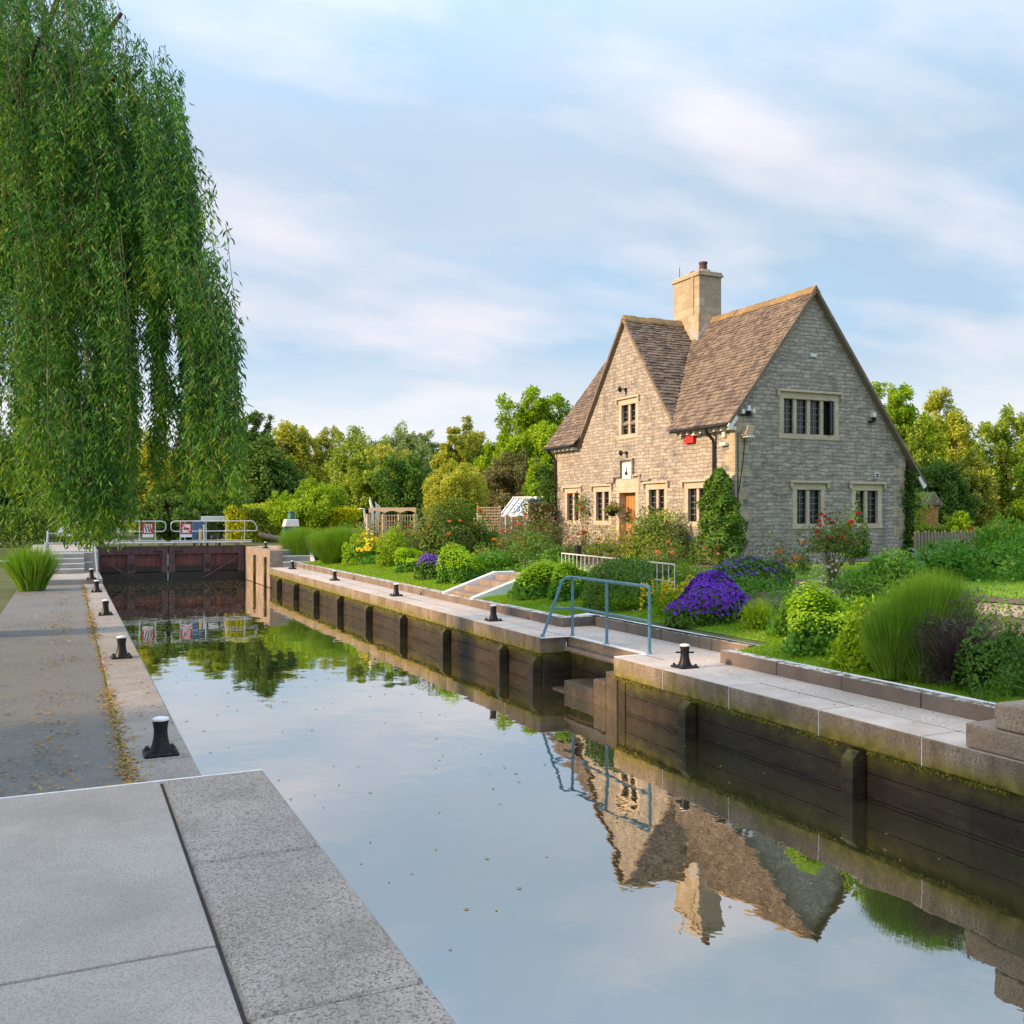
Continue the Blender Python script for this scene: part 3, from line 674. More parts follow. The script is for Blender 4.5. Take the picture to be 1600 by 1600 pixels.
# ================================================================== COTTAGE
HX, HY0, HY1, HX1, HG = 17.7, 22.7, 34.1, 24.47, .55
RXC, RZ, SL, YC = 20.62, 9.06, 1.28, 28.75        # ridge x, ridge z, slope, axis of the cross gable
hs = thing('stone_cottage', (21, 28.4, .77), 'stone lock cottage with steep stone-slate roof, two gables and tall chimney', 'house')
LW, LH, MUL = .40, 1.03, .125
def clip(poly, hp):
    for (a, b, c) in hp:
        out = []
        for i in range(len(poly)):
            p, q = poly[i], poly[(i+1) % len(poly)]
            dp, dq = a*p[0]+b*p[1]-c, a*q[0]+b*q[1]-c
            if dp <= 1e-9: out.append(p)
            if (dp < -1e-9 and dq > 1e-9) or (dp > 1e-9 and dq < -1e-9):
                t = dp/(dp-dq); out.append((p[0]+(q[0]-p[0])*t, p[1]+(q[1]-p[1])*t))
        poly = out
        if len(poly) < 3: return []
    return poly
def wall_cells(mb, to3, u0, u1, z0, z1, holes=(), hp=()):
    us = sorted({u0, u1, *[h[0] for h in holes], *[h[1] for h in holes]}); zs = sorted({z0, z1, *[h[2] for h in holes], *[h[3] for h in holes]})
    us = [u for u in us if u0 <= u <= u1]; zs = [z for z in zs if z0 <= z <= z1]
    for i in range(len(us)-1):
        for j in range(len(zs)-1):
            um, zm = (us[i]+us[i+1])/2, (zs[j]+zs[j+1])/2
            if any(h[0] < um < h[1] and h[2] < zm < h[3] for h in holes): continue
            pl = clip([(us[i],zs[j]),(us[i+1],zs[j]),(us[i+1],zs[j+1]),(us[i],zs[j+1])], hp)
            if pl: mb.poly([to3(u, z) for u, z in pl])
Fw = lambda u, z, n=0.: (HX-n, u, z)         # front wall: u = y, n = outwards
Gw = lambda u, z, n=0.: (u, HY0-n, z)        # gable end: u = x
wins = [  # wall, centre, bottom of lights, lights, light height
    ('F', 32.62, 2.0, 2, 1.05), ('F', 30.36, 2.0, 2, 1.05), ('F', 26.82, 2.0, 2, 1.05), ('F', 24.58, 2.0, 2, 1.03), ('F', 28.57, 5.02, 2, 1.03),
    ('G', 20.47, 1.94, 2, 1.03), ('G', 22.81, 1.94, 2, 1.03), ('G', 20.49, 4.66, 4, 1.05)]
def whole(c, zb, n, h): w = n*LW+(n-1)*MUL; return (c-w/2, c+w/2, zb, zb+h)
DO = (28.10, 29.17, .60, 2.98)
holesF = [whole(c, zb, n, h) for (w, c, zb, n, h) in wins if w == 'F'] + [DO]
holesG = [whole(c, zb, n, h) for (w, c, zb, n, h) in wins if w == 'G']
EAVEF = RZ - SL*(RXC-HX)          # roof plane height over the front wall
wl = MB()
yl, yr_ = YC-(RZ-EAVEF)/SL, YC+(RZ-EAVEF)/SL
wall_cells(wl, Fw, HY0, HY1, HG, EAVEF-.06, holesF)
wall_cells(wl, Fw, yl, yr_, EAVEF-.06, RZ-.08, holesF, [(SL,1,RZ-.08+SL*YC), (-SL,1,RZ-.08-SL*YC)])
wall_cells(wl, Gw, HX, HX1, HG, RZ-.1, holesG, [(SL,1,RZ-.1+SL*RXC), (-SL,1,RZ-.1-SL*RXC)])
B = lambda u, z: (u, HY1, z)
wall_cells(wl, B, HX, HX1, HG, RZ-.1, (), [(SL,1,RZ-.1+SL*RXC), (-SL,1,RZ-.1-SL*RXC)])
wall_cells(wl, lambda u, z: (HX1, u, z), HY0, HY1, HG, RZ-.1-SL*(HX1-RXC))
wl.build('wall', M['stone'], hs)
# quoins
for (x, y, sx, sy) in ((HX, HY0, 1, 1), (HX1, HY0, -1, 1), (HX, HY1, 1, -1)):
    qn = MB(); z = HG; i = 0; zt = 5.1 if x == HX else 3.9
    while z < zt-.1:
        h = random.choice((.26,.3,.34)); a, b = (.52,.26) if i % 2 else (.27,.50)
        qn.box((x-.006*sx, y-.006*sy, z+.004), (x+a*sx, y+.05*sy, min(z+h,zt)-.004)); qn.box((x-.0055*sx, y+.05*sy+.0*sy, z+.0045), (x+.05*sx, y+b*sy, min(z+h,zt)-.0045))
        z += h; i += 1
    qn.build('quoins', M['ashlar'], hs, .006, 1)
def wbox(mb, wall, u0, u1, z0, z1, n0, n1):
    f = Fw if wall == 'F' else Gw
    return mb.box(f(u0, z0, n0), f(u1, z1, n1))
def window(wall, c, zb, n, h, ajar=False):
    u0, u1, z0, z1 = whole(c, zb, n, h)
    s = MB(); J, LN, SI = .17, .20, .16
    wbox(s, wall, u0-J, u0, z0, z1, -.24, .012); wbox(s, wall, u1, u1+J, z0, z1, -.24, .012)
    wbox(s, wall, u0-J-.03, u1+J+.03, z1+.001, z1+LN, -.24, .014); wbox(s, wall, u0-J-.02, u1+J+.02, z0-SI, z0-.001, -.24, .02)
    for i in range(1, n):
        um = u0+i*LW+(i-1)*MUL
        wbox(s, wall, um, um+MUL, z0, z1, -.20, -.03)
    wbox(s, wall, u0-J-.12, u1+J+.12, z1+LN+.002, z1+LN+.075, -.05, .10)
    for uu in (u0-J-.12, u1+J+.04): wbox(s, wall, uu, uu+.08, z1+LN-.14, z1+LN+.0015, .0145, .09)
    w = s.build('window', M['dressed'], hs, .012)
    for i in range(n):
        a = u0+i*(LW+MUL); b = a+LW
        f = MB(); t = .038
        if ajar and i == n-1:
            ang = R(38); hg = Vector(Gw(b, 0, -.08)); d = Vector((-math.cos(ang), -math.sin(ang), 0)); nn = Vector((math.sin(ang), -math.cos(ang), 0))
            for (p, q, zz0, zz1) in ((0,t,z0,z1),(LW-t,LW,z0,z1),(t,LW-t,z0,z0+t),(t,LW-t,z1-t,z1)):
                cc = hg+d*((p+q)/2)+Vector((0,0,(zz0+zz1)/2)); f.obox(cc, d*((q-p)/2), nn*.018, Vector((0,0,(zz1-zz0)/2)))
            f.build('casement', M['frame_metal'], w)
            cc = hg+d*(LW/2)+Vector((0,0,(z0+z1)/2)); MB().obox(cc, d*(LW/2-t), nn*.004, Vector((0,0,(z1-z0)/2-t))).build('pane', M['gh'], w)
            g = MB(); wbox(g, wall, a, b, z0, z1, -.20, -.19); g.build('dark_room', M['frame_metal'], w)
            continue
        for (p, q, r0, r1) in ((a,a+t,z0,z1),(b-t,b,z0,z1),(a+t,b-t,z0,z0+t),(a+t,b-t,z1-t,z1)): wbox(f, wall, p, q, r0, r1, -.15, -.10)
        f.build('casement', M['frame_metal'], w)
        lb = MB()
        for k2 in (1,): wbox(lb, wall, (a+b)/2-.009, (a+b)/2+.009, z0+t, z1-t, -.128, -.114)
        for k2 in range(1, 5):
            zz = z0+t+(z1-z0-2*t)*k2/5; wbox(lb, wall, a+t, b-t, zz-.009, zz+.009, -.1275, -.1145)
        lb.build('lead_bars', M['lead'], w)
        g = MB(); wbox(g, wall, a+t, b-t, z0+t, z1-t, -.14, -.129); g.build('pane', M['glass'], w)
    return w
for i, a in enumerate(wins): window(*a, ajar=(i == 7))
# door
d0, d1, dz0, dz1 = DO
s = MB(); J = .2
wbox(s, 'F', d0-J, d0, dz0, dz1, -.34, .02); wbox(s, 'F', d1, d1+J, dz0, dz1, -.34, .02)
wbox(s, 'F', d0-J-.02, d1+J+.02, dz1+.001, dz1+.47, -.34, .024)
ds = s.build('door_surround', M['dressed'], hs, .015)
s = MB()
for i in range(7):
    u = d0-.1+(d1-d0+.2)*i/6; wbox(s, 'F', u-.05, u+.05, dz1+.2+.02*(i%2), dz1+.26+.02*(i%2), .0245, .034)
s.build('carved_frieze', M['ridge'] if False else M['dressed'], ds)
s = MB(); wbox(s, 'F', d0, d1, dz0, dz1, -.33, -.27); door = s.build('door', M['wood'], hs)
s = MB()
for i in range(1, 6):
    u = d0+(d1-d0)*i/6; wbox(s, 'F', u-.008, u+.008, dz0+.05, dz1-.03, -.2695, -.262)
s.build('batten', M['wood'], door); s = MB(); wbox(s, 'F', d0+.1, d0+.14, 1.62, 1.78, -.2685, -.235); s.build('handle', M['black'], door)
# string course and plaque over the door
s = MB()
wbox(s, 'F', d0-.95, d0-.28, 3.36, 3.43, -.03, .09); wbox(s, 'F', d1+.28, d1+.95, 3.36, 3.43, -.03, .09)
wbox(s, 'F', d0-.355, d0-.28, 3.431, 3.60, -.03, .088); wbox(s, 'F', d1+.28, d1+.355, 3.431, 3.60, -.03, .088)
wbox(s, 'F', d0-.28, d0+.17, 3.53, 3.60, -.03, .087); wbox(s, 'F', d1-.17, d1+.28, 3.53, 3.60, -.03, .087)
wbox(s, 'F', d0+.1, d0+.17, 3.601, 4.1, -.03, .086); wbox(s, 'F', d1-.17, d1-.1, 3.601, 4.1, -.03, .086); wbox(s, 'F', d0+.1, d1-.1, 4.101, 4.17, -.03, .09)
s.build('hood_mould', M['stone'], hs, .01)
s = MB(); wbox(s, 'F', d0+.26, d1-.26, 3.455, 4.03, -.02, .05); pl = s.build('plaque', M['white'], hs, .01)
s = MB(); uc = (d0+d1)/2
s.prism([Fw(uc-.11,3.6,.051),Fw(uc+.11,3.6,.051),Fw(uc+.07,3.70,.051),Fw(uc+.03,3.73,.051),Fw(uc+.02,3.88,.051),Fw(uc-.02,3.88,.051),Fw(uc-.03,3.73,.051),Fw(uc-.07,3.70,.051)], (-.004,0,0))
s.build('emblem', M['black'], pl)
# ---- roof
tl = MB(); base = MB()
def zmain(x): return RZ - SL*abs(x-RXC)
def zcross(y): return RZ - SL*abs(y-YC)
def tiles(o, a, b, nrm, La, Lb, ok, seed):
    """o eave start, a along the eave, b up the slope, nrm normal; diminishing courses"""
    rr = random.Random(seed); t = 0.; k = 0
    while t < Lb-.03:
        ex = .172-.062*(t/Lb); s = -rr.random()*.2
        while s < La:
            w = rr.uniform(.14,.27)*(1.12-.3*t/Lb); s0, s1 = max(s, 0)+.004, min(s+w, La)-.004
            s += w
            if s1-s0 < .04: continue
            j = rr.uniform(-.012,.012); lift = rr.uniform(.028,.056); tw = rr.uniform(-.006,.006)
            P = lambda u, v, h: o+a*u+b*v+nrm*h
            mid = P((s0+s1)/2, t+ex/2, 0)
            if not ok(mid): continue
            top = min(t+ex+.05, Lb)
            vs = [P(s0,t+j,0),P(s1,t+j,0),P(s1,t+j,lift+tw),P(s0,t+j,lift-tw),P(s1,top,.008),P(s0,top,.008)]
            tl.add(vs, [(0,1,2,3),(3,2,4,5),(0,3,5),(1,4,2)])
        t += ex; k += 1
hyp = math.sqrt(1+SL*SL)
fy0, fy1 = HY0-.16, HY1+.2
up_f = Vector((1,0,SL))/hyp; n_f = Vector((-SL,0,1))/hyp
ef = Vector((17.33, fy0, zmain(17.33)+.02)); Lf = (RXC-17.33)*hyp
tiles(ef, Vector((0,1,0)), up_f, n_f, fy1-fy0, Lf, lambda p: zcross(p.y) < zmain(p.x)+.02, 3)
up_b = Vector((-1,0,SL))/hyp; n_b = Vector((SL,0,1))/hyp; xe = 25.2
eb = Vector((xe, fy0, zmain(xe)+.02)); Lb_ = (xe-RXC)*hyp
tiles(eb, Vector((0,1,0)), up_b, n_b, fy1-fy0, Lb_, lambda p: True, 4)
xg0 = HX-.12
for sg in (-1, 1):
    up_c = Vector((0,-sg,SL))/hyp; n_c = Vector((0,sg,1/SL)).normalized()
    hw = 3.36; ec = Vector((xg0, YC+sg*hw, zcross(YC+sg*hw)+.02))
    tiles(ec, Vector((1,0,0)), up_c, n_c, RXC-xg0, hw*hyp, lambda p: zmain(p.x) < zcross(p.y)+.02, 7+sg)
roof = tl.build('roof', M['tile'], hs)
# boarding below the slates, in strips so that nothing hangs out in front of the front gable
def slab(mb, p, q, r, s_, nrm, th): mb.prism([p, q, r, s_], nrm*(-th))
def strip(y0, y1, x0):
    a = Vector((x0,y0,zmain(x0)+.016)); b = Vector((x0,y1,zmain(x0)+.016)); slab(base, a, b, Vector((RXC,y1,RZ+.016)), Vector((RXC,y0,RZ+.016)), n_f, .07)
w0 = 3.3
strip(fy0, YC-w0, 17.34); strip(YC+w0, fy1, 17.34); strip(YC-w0+.002, YC+w0-.002, HX+.02)
slab(base, Vector((xe-.01,fy0,zmain(xe)+.03)), Vector((xe-.01,fy1,zmain(xe)+.03)), Vector((RXC,fy1,RZ+.016)), Vector((RXC,fy0,RZ+.016)), n_b, .07)
for sg in (-1, 1):
    n_c = Vector((0,sg,1/SL)).normalized(); y = YC+sg*3.33
    slab(base, Vector((xg0+.004,y,zcross(y)+.016)), Vector((RXC,y,zcross(y)+.016)), Vector((RXC,YC,RZ+.018)), Vector((xg0+.004,YC,RZ+.018)), n_c, .07)
base.build('roof_boarding', M['ridge'] if False else M['tile'], roof)
rd = MB()
def ridge(p, q, L=.46):
    p, q = Vector(p), Vector(q); n = int((q-p).length/L); d = (q-p)/n; dn = d.normalized(); sd = dn.cross(Vector((0,0,1))).normalized()
    for i in range(n):
        a = p+d*i+dn*.006; b = p+d*(i+1)-dn*.006; k = random.uniform(-.012,.012); A = []
        for pt in (a, b):
            A += [pt+sd*.17+Vector((0,0,-.16+k)), pt+sd*.15+Vector((0,0,-.10+k)), pt+Vector((0,0,.085+k)), pt-sd*.15+Vector((0,0,-.10+k)), pt-sd*.17+Vector((0,0,-.16+k))]
        rd.add(A, [(0,1,6,5),(1,2,7,6),(2,3,8,7),(3,4,9,8),(0,4,3,2,1),(5,6,7,8,9)])
ridge((RXC,fy0-.01,RZ+.03), (RXC,fy1,RZ+.03)); ridge((xg0-.01,YC,RZ+.035), (RXC-.3,YC,RZ+.035))
rd.build('ridge_tiles', M['ridge'], roof)
# verge edges
for y in (fy0-.004, fy1+.004):
    vg = MB(); vg.bar((17.36,y,zmain(17.36)-.02),(RXC,y,RZ-.02),.05,.09); vg.bar((xe-.05,y,zmain(xe-.05)-.02),(RXC,y,RZ-.02),.05,.09); vg.build('verge', M['tile'], roof)
vg = MB()
for sg in (-1, 1): vg.bar((xg0-.004,YC+sg*3.3,zcross(YC+3.3)-.02),(xg0-.004,YC,RZ-.02),.05,.09)
vg.build('verge', M['tile'], roof)
# gutters, rafter ends, downpipes
gt = MB(); zg = zmain(17.33)-.03
for (a, b) in ((fy0+.02, YC-w0+.0), (YC+w0, fy1-.02)): MB().tube([(17.30,a,zg),(17.30,b,zg)], .05, 8).build('gutter', M['frame_metal'], hs)
gt.tube([(xe+.03,fy0+.02,zmain(xe)-.03),(xe+.03,fy1-.02,zmain(xe)-.03)], .05, 8)
gt.build('gutter', M['frame_metal'], hs)
for y in [fy0+.10+.34*i for i in range(8)] + [YC+w0+.15+.34*i for i in range(6)]:
    MB().box((17.42, y, zg-.13), (17.70, y+.08, zg-.03)).build('rafter_end', M['white'], hs)
for (y, zz) in ((23.62, zg), (33.95, zg)):
    MB().tube([(17.32,y,zz),(17.36,y,zz-.15),(17.6,y,zz-.36),(17.62,y,zz-.5),(17.62,y,.7)], .048, 8).build('downpipe', M['frame_metal'], hs)
for (a, b) in (((17.36,fy0,zmain(17.36)-.16),(17.62,fy0,zmain(17.62)-.14)), ((xe-.05,fy0,zmain(xe)-.10),(xe-.3,fy0,zmain(xe-.3)-.14))):
    MB().bar(a, b, .05, .16).build('bargeboard', M['white'], hs)
# ---- chimney
c0, c1, e0, e1 = 20.1, 21.06, 27.78, 29.34
s = MB(); s.box((c0,e0,7.4),(c1,e1,10.62)); ch = s.build('chimney', M['ashlar'], hs, .02)
s = MB(); s.box((c0-.07,e0-.07,7.2),(c1+.07,e1+.07,9.25)); s.prism([(c0-.07,e0-.07,9.2505),(c1+.07,e0-.07,9.2505),(c1+.07,e1+.07,9.2505),(c0-.07,e1+.07,9.2505)], (0,0,.002)); s.build('plinth', M['ashlar'], ch, .03)
s = MB(); s.box((c0-.06,e0-.06,10.621),(c1+.06,e1+.06,10.72)); s.box((c0-.02,e0-.02,10.721),(c1+.02,e1+.02,10.80)); s.build('cap', M['ashlar'], ch, .02)
s = MB(); s.box((c0-.035,e0+.30,9.26),(c0-.001,e0+.46,10.62)); s.build('pilaster', M['ashlar'], ch, .01)
for (y, h, m_) in ((28.2,.42,'brickred'),(28.75,.2,'brickred')):
    MB().lathe((20.58,y,10.80), [(.16,0),(.15,h*.3),(.13,h*.8),(.155,h*.85),(.155,h),(.11,h),(.11,h-.1),(0,h-.1)], 18).build('chimney_pot', M[m_] if y > 28.5 else M['plum'], ch)
s = MB(); s.box((20.4,28.0,10.801),(20.76,28.4,10.93)); s.build('pot_base', M['ashlar'], ch, .02)
MB().tube([(20.3,29.25,10.8),(20.3,29.25,11.25)], .012, 6).build('aerial', M['black'], ch)
s = MB()
s.bar((c0-.09, e0-.09, 8.36),(c0+.35, e0-.085, 8.92),.02,.16); s.bar((c0-.09, e0-.09, 8.36),(c0-.088, e0+.45, 8.82),.02,.16)
s.build('lead_flashing', M['galv'], ch)
# ---- things screwed to the walls (they move with the house)
def flood(wall, u, z, name='flood_lamp'):
    f = Fw if wall == 'F' else Gw
    o = MB(); wbox(o, wall, u-.05, u+.05, z-.06, z+.06, 0, .05); o.build(name, M['black'], hs)
    o = MB(); a = f(u, z+.03, .051); b = f(u+.02, z-.0, .22); o.bar(a, b, .04, .035); o.build('lamp_arm', M['black'], hs)
    o = MB(); o.obox(f(u+.02,z+.0,.25), Vector((.045,0,-.045)), Vector((0,.06,0)), Vector((.02,0,.06))); o.build('lamp_head', M['black'], hs, .01)
flood('F', 28.66, 4.36); flood('F', 28.72, 6.58)
def dome_cam(wall, u, z, body='white'):
    f = Fw if wall == 'F' else Gw
    o = MB(); wbox(o, wall, u-.06, u+.06, z+.0, z+.16, 0, .16); o.build('security_camera', M['white'], hs, .02)
    o = MB(); o.lathe(f(u, z-.11, .12), [(0,0),(.05,.02),(.07,.07),(.06,.11)], 12); o.build('camera_lens', M['black'], hs)
dome_cam('G', 18.10, 5.25); dome_cam('G', 23.0, 5.27)
o = MB(); wbox(o, 'G', 17.84, 17.96, 5.16, 5.3, 0, .14); wbox(o, 'G', 18.24, 18.34, 5.2, 5.32, 0, .14); o.build('lamp_head', M['white'], hs, .02)
o = MB(); wbox(o, 'G', 17.9, 18.26, 5.12, 5.17, 0, .05); o.build('lamp_bar', M['black'], hs)
o = MB(); wbox(o, 'G', 22.86, 22.98, 5.1, 5.16, 0, .2); o.build('lamp_arm', M['black'], hs, .01)
o = MB(); o.prism([Gw(17.86,4.52,.02),Gw(17.98,4.82,.02),Gw(18.24,4.82,.02),Gw(18.16,4.52,.02)], (0,-.22,0)); o.build('lamp_box', M['cane'], hs, .02)
o = MB(); o.prism([Gw(17.94,4.47,.02),Gw(18.2,4.47,.02),Gw(18.17,4.515,.02),Gw(17.92,4.515,.02)], (0,-.25,0)); o.build('lamp_diffuser', M['white'], hs, .01)
o = MB(); o.tube([Gw(17.79,4.6,.02),Gw(17.79,.8,.02)], .016, 6); o.tube([Gw(18.05,4.45,.02),Gw(17.95,3.6,.02),Gw(17.82,2.9,.02)], .012, 6); o.build('cable', M['frame_metal'], hs)
o = MB(); wbox(o, 'G', 20.50, 20.74, 7.02, 7.12, 0, .05); o.build('white_plate', M['white'], hs, .005)
o = MB(); wbox(o, 'G', 23.14, 23.32, 3.36, 3.54, .0, .03); o.build('vent', M['white'], hs, .005)
o = MB(); wbox(o, 'G', 23.17, 23.29, 3.39, 3.44, .031, .036); wbox(o, 'G', 23.17, 23.29, 3.46, 3.51, .031, .036); o.build('vent_slot', M['black'], hs)
o = MB(); o.prism([Fw(24.62,4.45,.01),Fw(25.10,4.45,.01),Fw(25.10,4.58,.01),Fw(24.80,4.74,.01),Fw(24.62,4.72,.01)], (-.12,0,0)); o.build('alarm_box', M['red'], hs, .012)
o = MB(); wbox(o, 'F', 23.0, 23.3, 4.25, 4.36, 0, .14); o.build('security_camera', M['white'], hs, .03)
o = MB(); wbox(o, 'F', 23.08, 23.22, 4.5, 4.8, 0, .10); o.build('sensor', M['white'], hs, .02)
o = MB(); wbox(o, 'F', 24.4, 24.62, 4.66, 4.72, 0, .2); o.build('sensor', M['white'], hs, .01)
o = MB(); wbox(o, 'F', 31.2, 31.28, 2.18, 2.26, 0, .05); o.build('bell_push', M['black'], hs)
# hanging basket beside the door
b0 = at_X(957, 798, HX-.35)
hb = thing('hanging_basket', tuple(b0), 'small dark hanging basket with pink flowers left of the cottage door', 'plant pot')
MB().lathe(tuple(b0), [(0,-.20),(.10,-.19),(.17,-.10),(.2,0)], 14).build('basket', M['black'], hb)
MB().tube([tuple(b0+Vector((.34,0,.45))), tuple(b0+Vector((0,0,.47))), tuple(b0+Vector((0,.0,.05)))], .012, 5).build('bracket', M['black'], hb)
HB = hb
# ================================================================== VEGETATION
def unit(a): return a/np.maximum(np.linalg.norm(a, axis=1, keepdims=True), 1e-9)
def leaves(P, D, N, L, W, bend=.18):
    """one folded lozenge per leaf: base P, direction D, face normal N"""
    P = np.asarray(P); D = unit(D); Sd = unit(np.cross(D, N)); Nn = np.cross(Sd, D)
    L = np.broadcast_to(np.asarray(L, float), (len(P),))[:, None]; W = np.broadcast_to(np.asarray(W, float), (len(P),))[:, None]
    m = P + D*L*.45
    V = np.stack([P, m+Sd*W*.5+Nn*L*bend*.5, P+D*L-Nn*L*bend, m-Sd*W*.5+Nn*L*bend*.5], 1).reshape(-1, 3)
    return V, np.arange(len(V)).reshape(-1, 4)
def rdir(n, up=0.):
    d = rng.normal(size=(n, 3)); d[:, 2] += up; return unit(d)
def lump(d, k, amp):
    """lumpy radius factor for directions d"""
    r = np.ones(len(d)); g = np.random.default_rng(k)
    for i in range(7):
        w = unit(g.normal(size=(1, 3)))[0]*g.uniform(2.5, 7); r += amp*np.sin(d@w + g.uniform(0, 6.3))/2.2
    return r
SEED = [100]
def seed(keep=False):
    if not keep: SEED[0] += 1
    return SEED[0]
def dome(n, c, rx, ry, h, amp=.16, low=-.05, depth=.35, keep=False):
    d = rdir(n*2); d = d[d[:, 2] > low][:n]
    r = lump(d, seed(keep), amp)*(1-depth*rng.random(len(d))**2)
    c = np.array(c, float); sc = np.array([rx, ry, h])
    P = c + d*sc*r[:, None]; nrm = unit(d/sc)
    P[:, 2] = np.maximum(P[:, 2], c[2]+.01)
    return P, nrm
def leafy(c, rx, ry, h, n, L, W, mat, parent, name='foliage', amp=.16, upright=.25, depth=.4, low=-.05):
    P, nr = dome(n, c, rx, ry, h, amp, low, depth)
    D = unit(nr*.55 + rdir(len(P))*.8 + np.array([0, 0, upright])); N = unit(nr + rdir(len(P))*.55)
    s = rng.uniform(.65, 1.25, len(P))
    V, Fc = leaves(P, D, N, L*s, W*s); return build_np(name, V, Fc, mat, parent)
def flowers(P, nr, r, mat, parent, name='flowers', k=5, cup=.25):
    n = len(P); nr = unit(nr + rdir(n)*.45); a = unit(np.cross(nr, rdir(n))); b = np.cross(nr, a)
    rr = r*rng.uniform(.7, 1.2, (n, 1)); V = [P - nr*rr*cup]
    for i in range(2*k):
        t = 2*math.pi*i/(2*k); q = 1.0 if i % 2 == 0 else .62
        V.append(P + (a*math.cos(t)+b*math.sin(t))*rr*q)
    V = np.stack(V, 1).reshape(-1, 3); st = 2*k+1; F_ = []
    base = np.arange(n)[:, None]*st
    for i in range(k):
        i0 = 1+2*i; F_.append(np.concatenate([base, base+i0, base+i0+1, base+(1+(2*i+2) % (2*k))], 1))
    o = build_np(name, V, np.concatenate(F_), mat, parent); o['kind'] = 'stuff'; return o
def flower_mat(name, a, b, trans=.25):
    return leaf_mat(name, a, b, None, trans, 3.0, .6)
def roses(P, r, mat, parent, name='rose_bloom'):
    """rounded blooms of overlapping curved petals, one mesh each"""
    for p in P:
        V = []; F_ = []; k = 0; rr = r*rng.uniform(1.0, 1.5)
        for ring, (n, rad, tilt, h) in enumerate(((6, 1, .35, .0), (5, .75, .8, .2), (4, .45, 1.15, .35))):
            for i in range(n):
                t = 2*math.pi*(i+.4*ring)/n + rng.random()*.4; d = np.array([math.cos(t), math.sin(t), 0]); s = np.array([-math.sin(t), math.cos(t), 0]); u = np.array([0, 0, 1.])
                q = d*math.cos(tilt)+u*math.sin(tilt); b = p+u*h*rr+d*.12*rr
                V += [b, b+q*rr*rad*.6+s*rr*rad*.55, b+q*rr*rad, b+q*rr*rad*.6-s*rr*rad*.55]; F_.append([k, k+1, k+2, k+3]); k += 4
        build_np(name, np.array(V), np.array(F_), mat, parent)
def stems(P, c, r, mat, parent, name='stem', spread=.25, n=5):
    mb = MB(); c = Vector(c)
    for p in P:
        p = Vector(p); b = c.copy(); m = (b+p)/2 + Vector((0, 0, .08*(p-b).length)); m.x = b.x+(p.x-b.x)*.35; m.y = b.y+(p.y-b.y)*.35
        mb.tube([b, m, p], [r*1.5, r, r*.6], n, cap=False)
    return mb.build(name, mat, parent)
def blades(c, r, h, n, w, mat, parent, name='blades', fan=.9, droop=.12, seg=4, hvar=.35, ry=None, lean=(0, 0)):
    ry = ry or r
    a = rng.random(n)*2*math.pi; q = np.sqrt(rng.random(n)); c = np.array(c, float)
    B = c + np.stack([np.cos(a)*q*r*.45, np.sin(a)*q*ry*.45, np.zeros(n)], 1)
    out = np.stack([np.cos(a)*q*r*fan*.75+lean[0], np.sin(a)*q*ry*fan*.75+lean[1], np.zeros(n)], 1) + rng.normal(size=(n, 3))*np.array([r, ry, 0])*.09
    hh = h*(1-hvar*rng.random(n)**1.5)*(1-.28*q**3); sd = unit(np.cross(out+rng.normal(size=(n, 3))*.3, np.array([[0, 0, 1.]])))
    ww = w*rng.uniform(.7, 1.3, n)[:, None]; Vs = []
    for i in range(seg+1):
        t = i/seg; C = B + out*(t**1.4) + np.array([0, 0, 1.])*(hh*(t - droop*t**3))[:, None]
        k = (1-t**2*.92)*.5
        Vs += [C-sd*ww*k, C+sd*ww*k]
    V = np.stack(Vs, 1).reshape(-1, 3); st = 2*(seg+1); b0 = np.arange(n)[:, None]*st
    F_ = np.concatenate([np.concatenate([b0+2*i, b0+2*i+1, b0+2*i+3, b0+2*i+2], 1) for i in range(seg)])
    return build_np(name, V, F_, mat, parent)
L_ = {}
L_['willow'] = leaf_mat('willow_leaf', (.009,.058,.016), (.10,.30,.056), (.12,.29,.035), .34, 1.1)
L_['willow_tip'] = leaf_mat('willow_tip_leaf', (.05,.165,.018), (.18,.37,.04), (.25,.36,.03), .4, 1.1)
L_['dark'] = leaf_mat('dark_leaf', (.055,.135,.022), (.165,.285,.042), None, .25, .8)
L_['mid'] = leaf_mat('mid_leaf', (.15,.25,.025), (.38,.51,.055), None, .3, .6)
L_['bright'] = leaf_mat('bright_leaf', (.17,.33,.012), (.40,.58,.025), None, .35, .6)
L_['golden'] = leaf_mat('golden_leaf', (.27,.34,.03), (.54,.60,.065), (.56,.52,.10), .35, .8)
L_['yellow'] = leaf_mat('yellow_leaf', (.36,.42,.006), (.62,.64,.012), None, .35, 1.5)
L_['olive'] = leaf_mat('olive_leaf', (.26,.33,.045), (.54,.58,.085), (.42,.41,.10), .3, .5)
L_['greyg'] = leaf_mat('grey_green_leaf', (.18,.27,.09), (.37,.49,.18), None, .3, .5)
L_['bronze'] = leaf_mat('bronze_leaf', (.11,.125,.05), (.24,.25,.085), (.24,.16,.09), .25, .7)
L_['lime'] = leaf_mat('lime_leaf', (.16,.32,.012), (.34,.52,.02), None, .35, 2)
L_['limef'] = leaf_mat('lime_flower', (.30,.52,.010), (.50,.72,.02), None, .35, 3)
L_['shrub'] = leaf_mat('shrub_leaf', (.05,.135,.018), (.15,.30,.038), None, .25, 2)
L_['fern'] = leaf_mat('fern_leaf', (.07,.22,.02), (.17,.40,.05), None, .35, 2)
L_['broom'] = leaf_mat('broom_stem', (.08,.20,.012), (.22,.42,.03), (.28,.40,.05), .3, 1.5)
L_['grass'] = leaf_mat('grass_blade', (.13,.28,.010), (.26,.46,.018), (.34,.42,.05), .35, .8)
